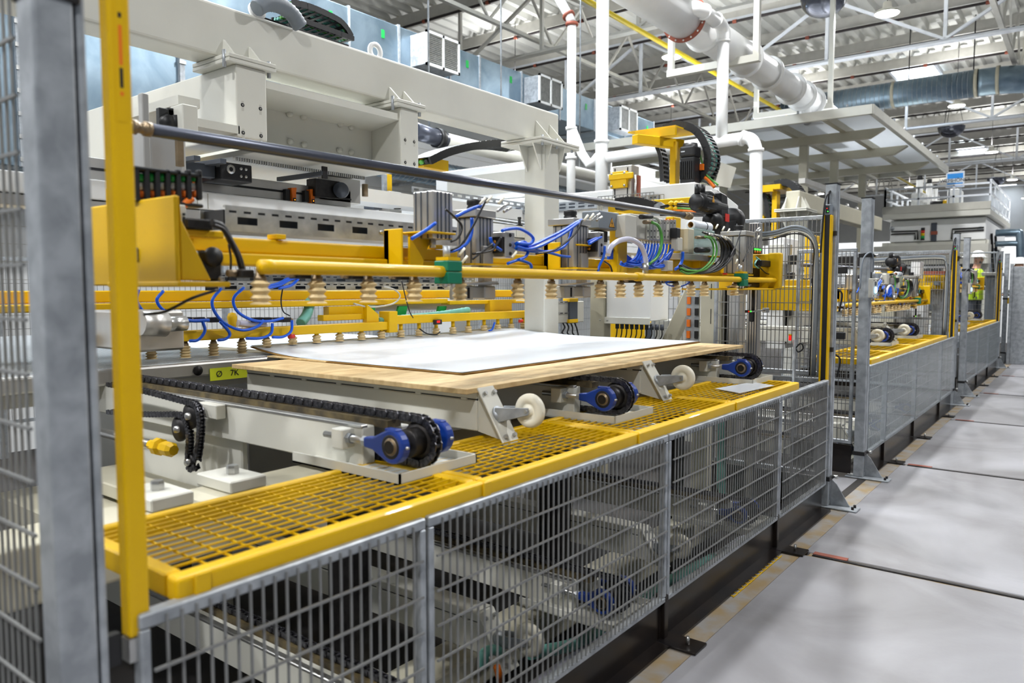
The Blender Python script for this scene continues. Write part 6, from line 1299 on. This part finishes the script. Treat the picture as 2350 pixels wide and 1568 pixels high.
unit('grey cabinet row behind the third cell', 'cabinet', [('cabinet', 2255, 2292, 632, 790, 'grey_plastic', 0, .6), ('shelf', 2252, 2296, 625, 633, 'steel', -.1, .8)], 'cabinet_row', Y=17.6)
unit('white low cabinets under the cross gantry', 'cabinet', [('cabinet', 1500, 1545, 736, 800, 'grey_light', 0, .6), ('yellow_rack', 1400, 1500, 738, 800, 'yellow', 1.2, .3), ('dark_box', 1480, 1500, 752, 790, 'grey_dark', 1.0, .3)], 'cabinet_row', Y=7.4)
tt = thing('mesh_panel', 'mesh panel with a numbered plate behind the suction cups', 'mesh panel', (-3.3, 7.0, .2), 'mesh wing panels')
xa, xb = at(1503, 700, Y=7.0).x, at(1600, 700, Y=7.0).x; mb = MB(); wires_x(mb, xa, xb, .3, 1.7, 7.0, .05, .2); mb.build('wire_mesh', 'galv_wire', tt, kind='stuff'); MB().box(xa - .03, xa, 6.98, 7.02, -.3, 1.8).build('upright', 'galv', tt)
p = at(1561, 666, Y=6.97); k = MB().box(p.x - .05, p.x + .06, 6.97, 6.975, p.z - .05, p.z + .05).build('number_plate', 'paper', tt); text_mesh('number', '51', .08, Matrix.Translation((p.x + .005, 6.968, p.z)) @ Matrix.Rotation(math.pi / 2, 4, 'X'), 'ink', k, .001)
# second and third gantry: capital, beam, tower
def capital(xr, yr, lab):
    t = thing('gantry_beam', lab, 'beam', (xr, yr, 0), 'far gantry beams')
    MB().box(xr - .2, xr, yr, yr + 5.4, 2.665, 2.93).build('box_beam', 'cream', t, bevel=.015, seg=2); MB().box(xr - .2, xr, yr + .05, yr + .25, -.3, 2.62).build('column', 'white', t, bevel=.008)
    for z in (2.62, 2.645): MB().box(xr - .32, xr + .14, yr - .14, yr + .4, z, z + .018).build('flange_plate', 'white', t, bevel=.003)
    for x in (xr - .19, xr - .01):
        MB().prism([(yr, 2.664), (yr - .12, 2.664), (yr - .005, 2.84)], 'x', x - .007, x + .007).build('gusset', 'white', t); MB().prism([(yr + .05, 2.62), (yr - .12, 2.62), (yr + .045, 2.36)], 'x', x - .007, x + .007).build('gusset', 'white', t)
    for y in (yr + .08, yr + .22): 
        MB().prism([(xr, 2.62), (xr + .12, 2.62), (xr + .005, 2.36)], 'y', y - .007, y + .007).build('gusset', 'white', t); MB().prism([(xr, 2.664), (xr + .1, 2.664), (xr + .005, 2.85)], 'y', y - .007, y + .007).build('gusset', 'white', t)
        MB().prism([(xr - .2, 2.62), (xr - .31, 2.62), (xr - .205, 2.36)], 'y', y - .007, y + .007).build('gusset', 'white', t); MB().prism([(xr - .2, 2.664), (xr - .3, 2.664), (xr - .205, 2.85)], 'y', y - .007, y + .007).build('gusset', 'white', t)
capital(-3.45, 11.35, 'shaded gantry beam of the far cell with a white gusseted column head')
t2 = thing('energy_tower', 'farther yellow tower with black energy chain left of the gusseted column head', 'tower', (-4.4, 11.6, 2.4))
q = lambda x, y, Y=11.6: at(x, y, Y=Y)
MB().box(q(1777, 450).x, q(1788, 450).x, 11.5, 11.65, q(1780, 560).z, q(1780, 440).z).build('post', 'yellow', t2); MB().box(q(1741, 440).x, q(1800, 440).x, 11.4, 12.1, q(1780, 438).z, q(1780, 427).z).build('tray_plate', 'yellow', t2); MB().box(q(1741, 440).x, q(1785, 440).x, 11.38, 11.5, q(1780, 443).z, q(1780, 436).z).build('arm', 'yellow', t2)
carrier(t2, [q(1785, 425), q(1805, 420), q(1825, 428), q(1840, 450)], .25, .1, 10, (0, 1, 0), shell=True, cables=('black',)); carrier(t2, [q(1757, 445), q(1765, 470), q(1768, 500), q(1768, 520)], .2, .06, 8, (0, 1, 0), cables=('teal',))
MB().box(q(1738, 520).x, q(1748, 520).x, 11.5, 11.7, q(1745, 540).z, q(1745, 492).z).build('clamp', 'yellow', t2); MB().box(q(1738, 520).x, q(1760, 500).x, 11.45, 11.6, q(1745, 508).z, q(1745, 498).z).build('clamp_strap', 'yellow', t2)
# camera rail under the canopy: small work lights
wl = thing('work_light_rail', 'translucent cable tray with small work lights between the two tall posts', 'lamp rail', (-3, 13, 2.8))
a, b = at(1840, 415, Y=12.5), at(1985, 465, X=at(1840, 415, Y=12.5).x); MB().bar(a, b, .1, .08).build('tray', 'alu', wl)
for px_, py_ in ((1872, 451), (1942, 475), (1964, 482)):
    p = at(px_, py_, X=a.x + .1); MB().lathe([(.001, -.03), (.05, -.03), (.06, 0), (.03, .06), (.001, .06)], p, (.3, -.2, 1), 14).build('lamp_head', 'steel', wl); MB().lathe([(.001, -.032), (.045, -.032)], p, (.3, -.2, 1), 14).build('lamp_glass', 'lamp_glow', wl)
# ================================================================ far press with platform railing and sign
PY = 22.0
pr = thing('press_machine', 'big white press with railed platform and signal light in the far right background', 'machine', (-3.4, 23.5, 0))
q = lambda x, y, Y=PY: at(x, y, Y=Y)
xl, xr_ = q(2042, 550).x, q(2262, 550).x; zt, zb = q(2100, 505).z, q(2100, 555).z
MB().box(xl, xr_, PY, PY + 5, zb, zt).build('upper_block', 'pure_white', pr, bevel=.02)
MB().box(xl - .15, xr_ + .1, PY - .25, PY + 5.2, zt + .02, zt + .17).build('platform', 'white', pr, bevel=.01)
MB().box(xl - .15, xr_ + .1, PY - .27, PY - .25, zt + .17, zt + .35).build('toe_board', 'grey_light', pr)
MB().box(xl - .02, xr_, PY - .02, PY + 4, zb - .12, zb - .02).build('sill', 'white', pr)
MB().box(xl + .1, xr_ - .05, PY + .5, PY + 4.5, .8, zb - .12).build('lower_block', 'grey_plastic', pr)
MB().box(xl - .3, xr_ + .1, PY - .4, PY + .3, q(2100, 600).z - .1, q(2100, 560).z - .06).build('cross_frame', 'grey_light', pr)
for x_ in (2035, 2250): p = q(x_, 600); MB().box(p.x - .15, p.x + .15, PY + .1, PY + .5, 0, zb).build('leg', 'white', pr)
sl = MB().cyl((q(2119, 545).x, PY - .1, q(2119, 552).z), (q(2119, 545).x, PY - .1, q(2119, 548).z), .045, 12).build('signal_base', 'black', pr)
for k, m_ in enumerate(('bright_green', 'yellow', 'red', 'black')): z = q(2119, 548 - k * 6).z; MB().cyl((q(2119, 545).x, PY - .1, z), (q(2119, 545).x, PY - .1, z + .072), .045, 12).build('signal_segment', m_, sl)
MB().box(q(2137, 530).x, q(2150, 530).x, PY - .03, PY, zb, q(2140, 512).z).build('grey_strip', 'grey_dark', pr); MB().box(q(2136, 535).x, q(2152, 535).x, PY - .04, PY - .03, q(2140, 539).z, q(2140, 531).z).build('orange_tag', 'rust', pr)
for pts in ([(2045, 532), (2106, 530), (2106, 550)], [(2045, 538), (2100, 536), (2100, 550)], [(2258, 522), (2186, 526), (2184, 550)], [(2258, 528), (2192, 532), (2190, 550)]): MB().tube([q(*p, Y=PY - .03) for p in pts], .018, 6).build('conduit', 'dark_steel', pr)
for px_ in (2047, 2250): MB().lathe([(.001, .02), (.05, .02), (.06, 0)], q(px_, 525), (0, -1, 0), 14).build('port', 'galv', pr)
for q_ in range(2): MB().bar((xr_ + .02, PY + 1 + q_, 2.9), (xr_ + .02, PY + 2.2 + q_, 1.6), .06).build('side_brace', 'dark_steel', pr)
def railing(pts, name, lab, h=1.0, step=.42, bw=.045):
    t = thing(name, lab, 'railing', pts[0], 'platform railings')
    for a, b in zip(pts, pts[1:]):
        a, b = Vector(a), Vector(b); n = max(2, int((b - a).length / step))
        for z in (h, h * .55, .08): MB().bar(a + Vector((0, 0, z)), b + Vector((0, 0, z)), .045).build('rail', 'truss_paint', t)
        for i in range(n + 1): p = a.lerp(b, i / n); MB().bar(p, p + Vector((0, 0, h)), bw).build('baluster', 'truss_paint', t)
zp = zt + .17
railing([(xl - .1, PY - .22, zp), (xr_ + .08, PY - .22, zp)], 'railing', 'pale railing along the front of the press platform', q(2100, 434).z - zp, .75)
railing([(xl - .1, PY - .22, zp), (xl - .1, PY + 5, zp)], 'railing', 'pale railing along the left side of the press platform', q(2100, 430).z - zp, .7)
railing([(xr_ + .08, PY - .22, zp), (xr_ + .08, PY + 5, zp)], 'railing', 'pale railing along the right side of the press platform', q(2100, 428).z - zp, 1.0, .03)
# pumps on the press
for i, (x0, x1, y0, lab) in enumerate(((2102, 2118, 404, 'tallest white pump cylinder with black cap on the press'), (2125, 2139, 412, 'second white pump cylinder with black cap on the press'), (2140, 2152, 424, 'smallest pump cylinder with black cap on the press'))):
    a, b = q(x0, 440, PY + .6 + i * .6), q(x1, 440, PY + .6 + i * .6); r = (b.x - a.x) / 2; c = (a + b) / 2; top = q(x0, y0, PY + .6 + i * .6).z
    t = thing('pump', lab, 'pump', (c.x, c.y, zp), 'pumps on the press'); MB().cyl((c.x, c.y, zp), (c.x, c.y, top - .12), r, 16).build('barrel', 'pure_white', t); MB().cyl((c.x, c.y, top - .12), (c.x, c.y, top), r * .85, 16).build('cap', 'black', t); MB().lathe([(r, 0), (r * 1.3, 0), (r * 1.3, .05), (r, .05)], (c.x, c.y, zp + .1), n=16).build('base_ring', 'green', t)
t = thing('tank', 'white square tank with a yellow ring on the press platform', 'tank', (q(2190, 450).x, PY + 1, zp)); a, b = q(2175, 462, PY + 1), q(2206, 434, PY + 1)
MB().box(a.x, b.x, PY + .8, PY + 1.5, zp, b.z).build('tank_body', 'pure_white', t, bevel=.05, seg=3); MB().box(a.x - .03, b.x + .03, PY + .78, PY + 1.52, zp + .12, zp + .17).build('ring', 'green', t); MB().cyl((a.x - .1, PY + 1, zp + .3), (a.x, PY + 1, zp + .3), .1, 14).build('yellow_ring', 'yellow', t); MB().cyl((a.x - .4, PY + 1, zp + .3), (a.x - .1, PY + 1, zp + .3), .09, 14).build('pipe', 'black', t)
t = thing('tank', 'white block tank left of the pumps on the press platform', 'tank', (q(2108, 450).x, PY + .3, zp)); a, b = q(2091, 466, PY + .4), q(2122, 442, PY + .4); MB().box(a.x, b.x, PY + .35, PY + .9, zp, b.z).build('tank_body', 'pure_white', t, bevel=.04, seg=3); MB().box(a.x + .02, b.x - .02, PY + .33, PY + .36, zp, zp + .05).build('base', 'green', t)
# blue sign
sg = thing('company_sign', 'blue and white company sign standing on the press platform', 'sign', (q(2192, 430).x, PY + .2, zp))
a, b = q(2170, 432, PY + .2), q(2214, 392, PY + .2); H = b.z - a.z
MB().box(a.x, b.x, PY + .2, PY + .23, a.z, b.z).build('panel', 'paper', sg)
MB().box(a.x + .03, b.x - .03, PY + .195, PY + .2, a.z + .57 * H, a.z + .88 * H).build('blue_field', 'sky_blue', sg); MB().box(a.x + .03, b.x - .03, PY + .195, PY + .2, a.z + .06 * H, a.z + .29 * H).build('blue_field', 'sky_blue', sg)
text_mesh('lettering', 'WEMH\u00d6NER', .118, Matrix.Translation(((a.x + b.x) / 2, PY + .194, a.z + .445 * H)) @ Matrix.Rotation(math.pi / 2, 4, 'X'), 'ink', sg, .002)
for x in (a.x + .08, b.x - .08): MB().box(x - .02, x + .02, PY + .23, PY + .26, zp, a.z + .1).build('sign_leg', 'galv', sg)
# insulated pipes at far right
t = thing('insulated_pipe', 'shiny insulated pipes at the far right edge', 'pipe', (-1.2, 21, 1.5))
for k, (y_, r) in enumerate(((535, .09), (560, .07))): MB().tube(spl([q(2285, y_, 23), q(2330, y_ - 1, 23), q(2340, y_ + 4, 23), q(2342, y_ + 60, 23)], 6), r, 12).build('pipe_run', 'duct_steel', t)
# pallet of wall at the far side of the aisle
struct(MB().box(-14, -1.6, 30, 30.2, -.3, 3.2).build('wall_right', 'wall_block'))
# ================================================================ the two workers
def person(x, y, zf, label, facing, s=1.0):
    t = thing('person', label, 'person', (x, y, zf))
    cu, su = math.cos(facing), math.sin(facing)
    def W(p): return Vector((x + (p[0] * cu - p[1] * su) * s, y + (p[0] * su + p[1] * cu) * s, zf + p[2] * s))
    # skin-modifier body: +x local is forward
    J = [((0, 0, .98), .15, .12), ((0, 0, 1.2), .16, .115), ((.01, 0, 1.42), .18, .11), ((.02, 0, 1.53), .06, .06), ((.05, 0, 1.62), .075, .085), ((.06, 0, 1.72), .085, .1), ((.04, 0, 1.8), .07, .08),
         ((0, .2, 1.44), .06, .06), ((.06, .27, 1.2), .048, .048), ((.28, .22, 1.1), .04, .04), ((.36, .2, 1.1), .04, .03), ((0, -.2, 1.44), .06, .06), ((.06, -.27, 1.2), .048, .048), ((.28, -.22, 1.1), .04, .04), ((.36, -.2, 1.1), .04, .03),
         ((0, .1, .9), .1, .1), ((.02, .11, .5), .065, .065), ((0, .11, .1), .05, .05), ((.14, .12, .04), .05, .035), ((0, -.1, .9), .1, .1), ((.02, -.11, .5), .065, .065), ((0, -.11, .1), .05, .05), ((.14, -.12, .04), .05, .035)]
    E_ = [(0, 1), (1, 2), (2, 3), (3, 4), (4, 5), (5, 6), (2, 7), (7, 8), (8, 9), (9, 10), (2, 11), (11, 12), (12, 13), (13, 14), (0, 15), (15, 16), (16, 17), (17, 18), (0, 19), (19, 20), (20, 21), (21, 22)]
    me = bpy.data.meshes.new('body'); me.from_pydata([W(j[0]) - WL[t] for j in J], E_, [])
    o = bpy.data.objects.new('body', me); COL.objects.link(o); o.parent = t; WL[o] = WL[t]
    sk = o.modifiers.new('skin', 'SKIN'); sk.use_smooth_shade = True
    for i, j in enumerate(J): me.skin_vertices[0].data[i].radius = (j[1] * s, j[2] * s)
    me.skin_vertices[0].data[0].use_root = True
    sb = o.modifiers.new('sub', 'SUBSURF'); sb.levels = 1; sb.render_levels = 1
    dg = bpy.context.evaluated_depsgraph_get(); m2 = bpy.data.meshes.new_from_object(o.evaluated_get(dg)); o.modifiers.clear(); o.data = m2
    m2.materials.clear(); m2.materials.append(M['cloth_grey']); m2.materials.append(M['skin'])
    for f in m2.polygons:
        f.use_smooth = True; z = (f.center.z) / s
        if z > 1.5: f.material_index = 1
    # fingers on both hands
    for sd in (1, -1):
        mb = MB()
        for k in range(4): mb.tube([W((.37, sd * (.17 + k * .018), 1.1)), W((.42 - .006 * abs(k - 1.5), sd * (.17 + k * .018), 1.095)), W((.455 - .008 * abs(k - 1.5), sd * (.17 + k * .018), 1.075))], [.009, .0085, .007], 6)
        mb.tube([W((.34, sd * .16, 1.1)), W((.38, sd * .135, 1.095)), W((.41, sd * .135, 1.08))], [.011, .01, .008], 6)
        mb.build('fingers', 'skin', t)
    # hi-vis vest
    mb = MB(); rings = []
    for (z, a, b, cx) in ((.86, .2, .155, 0), (1.0, .195, .15, 0), (1.2, .2, .15, 0), (1.38, .225, .15, .005), (1.47, .19, .12, .01), (1.51, .1, .09, .015)): rings.append([W((cx + b * math.cos(k * math.pi / 8), a * math.sin(k * math.pi / 8), z)) for k in range(16)])
    mb.add([v for r_ in rings for v in r_], [(i * 16 + k, i * 16 + (k + 1) % 16, (i + 1) * 16 + (k + 1) % 16, (i + 1) * 16 + k) for i in range(5) for k in range(16)], True); mb.build('vest', 'hivis', t)
    # helmet, mask, eyes, ears
    hc = W((.05, 0, 1.76)); up = W((.05, 0, 2.76)) - W((.05, 0, 1.76))
    hm = MB().lathe([(.001, .135 * s), (.05 * s, .13 * s), (.095 * s, .1 * s), (.12 * s, .05 * s), (.126 * s, 0), (.135 * s, -.004), (.13 * s, -.01), (.1 * s, -.006)], hc, up, 20).build('helmet', 'pure_white', t)
    MB().hull_quad([W((.15, -.09, 1.755)), W((.22, -.05, 1.745)), W((.22, .05, 1.745)), W((.15, .09, 1.755))], [W((.15, -.09, 1.765)), W((.22, -.05, 1.755)), W((.22, .05, 1.755)), W((.15, .09, 1.765))]).build('brim', 'pure_white', hm)
    MB().lathe([(.001, .03), (.05, .02), (.06, -.02), (.05, -.05)], W((.1, 0, 1.655)), W((1.1, 0, 1.655)) - W((.1, 0, 1.655)), 12).build('mask', 'black', t)
    for sd in (1, -1):
        MB().lathe([(.001, .008), (.011, .004), (.012, -.004)], W((.135, sd * .032, 1.715)), W((1, 0, 0)) - W((0, 0, 0)), 10).build('eye', 'ink', t); MB().lathe([(.001, .012), (.022, .008), (.026, -.006)], W((.045, sd * .088, 1.69)), W((0, sd, 0)) - W((0, 0, 0)), 10).build('ear', 'skin', t)
    MB().tube([W((.135, 0, 1.72)), W((.155, 0, 1.69)), W((.15, 0, 1.68))], [.01, .014, .012], 8).build('nose', 'skin', t)
    return t
pf = thing('operator_step', 'raised grey operator step under the distant worker', 'platform', (-1.95, 18.2, 0)); MB().box(-3.2, -1.62, 17.7, 20.2, .3, .42).build('deck_plate', 'grey_plastic', pf)
for x in (-3.1, -1.7):
    for y in (17.8, 20.1): MB().box(x - .04, x + .04, y - .04, y + .04, -.35, .3).build('leg', 'galv', pf)
p = at(2240, 575, Y=18.6); person(p.x, 18.6, p.z - 1.895, 'distant worker in white helmet, black mask and yellow vest behind the posts', math.radians(-25))
t = thing('grey_partition', 'grey tall partition panel at the right edge hiding the second worker', 'partition', (-1.0, 18.0, 0))
a, b = at(2326, 612, Y=18.0), at(2420, 850, Y=18.0); MB().box(a.x, b.x, 18.0, 18.06, 0, a.z).build('panel', 'galv', t, bevel=.006); MB().box(a.x - .05, a.x, 17.98, 18.08, 0, a.z + .05).build('upright', 'galv', t)
p = at(2347, 590, Y=19.4); person(p.x, 19.4, max(0.0, p.z - 1.895), 'worker at the right edge of whom mainly the white helmet shows', math.radians(200))
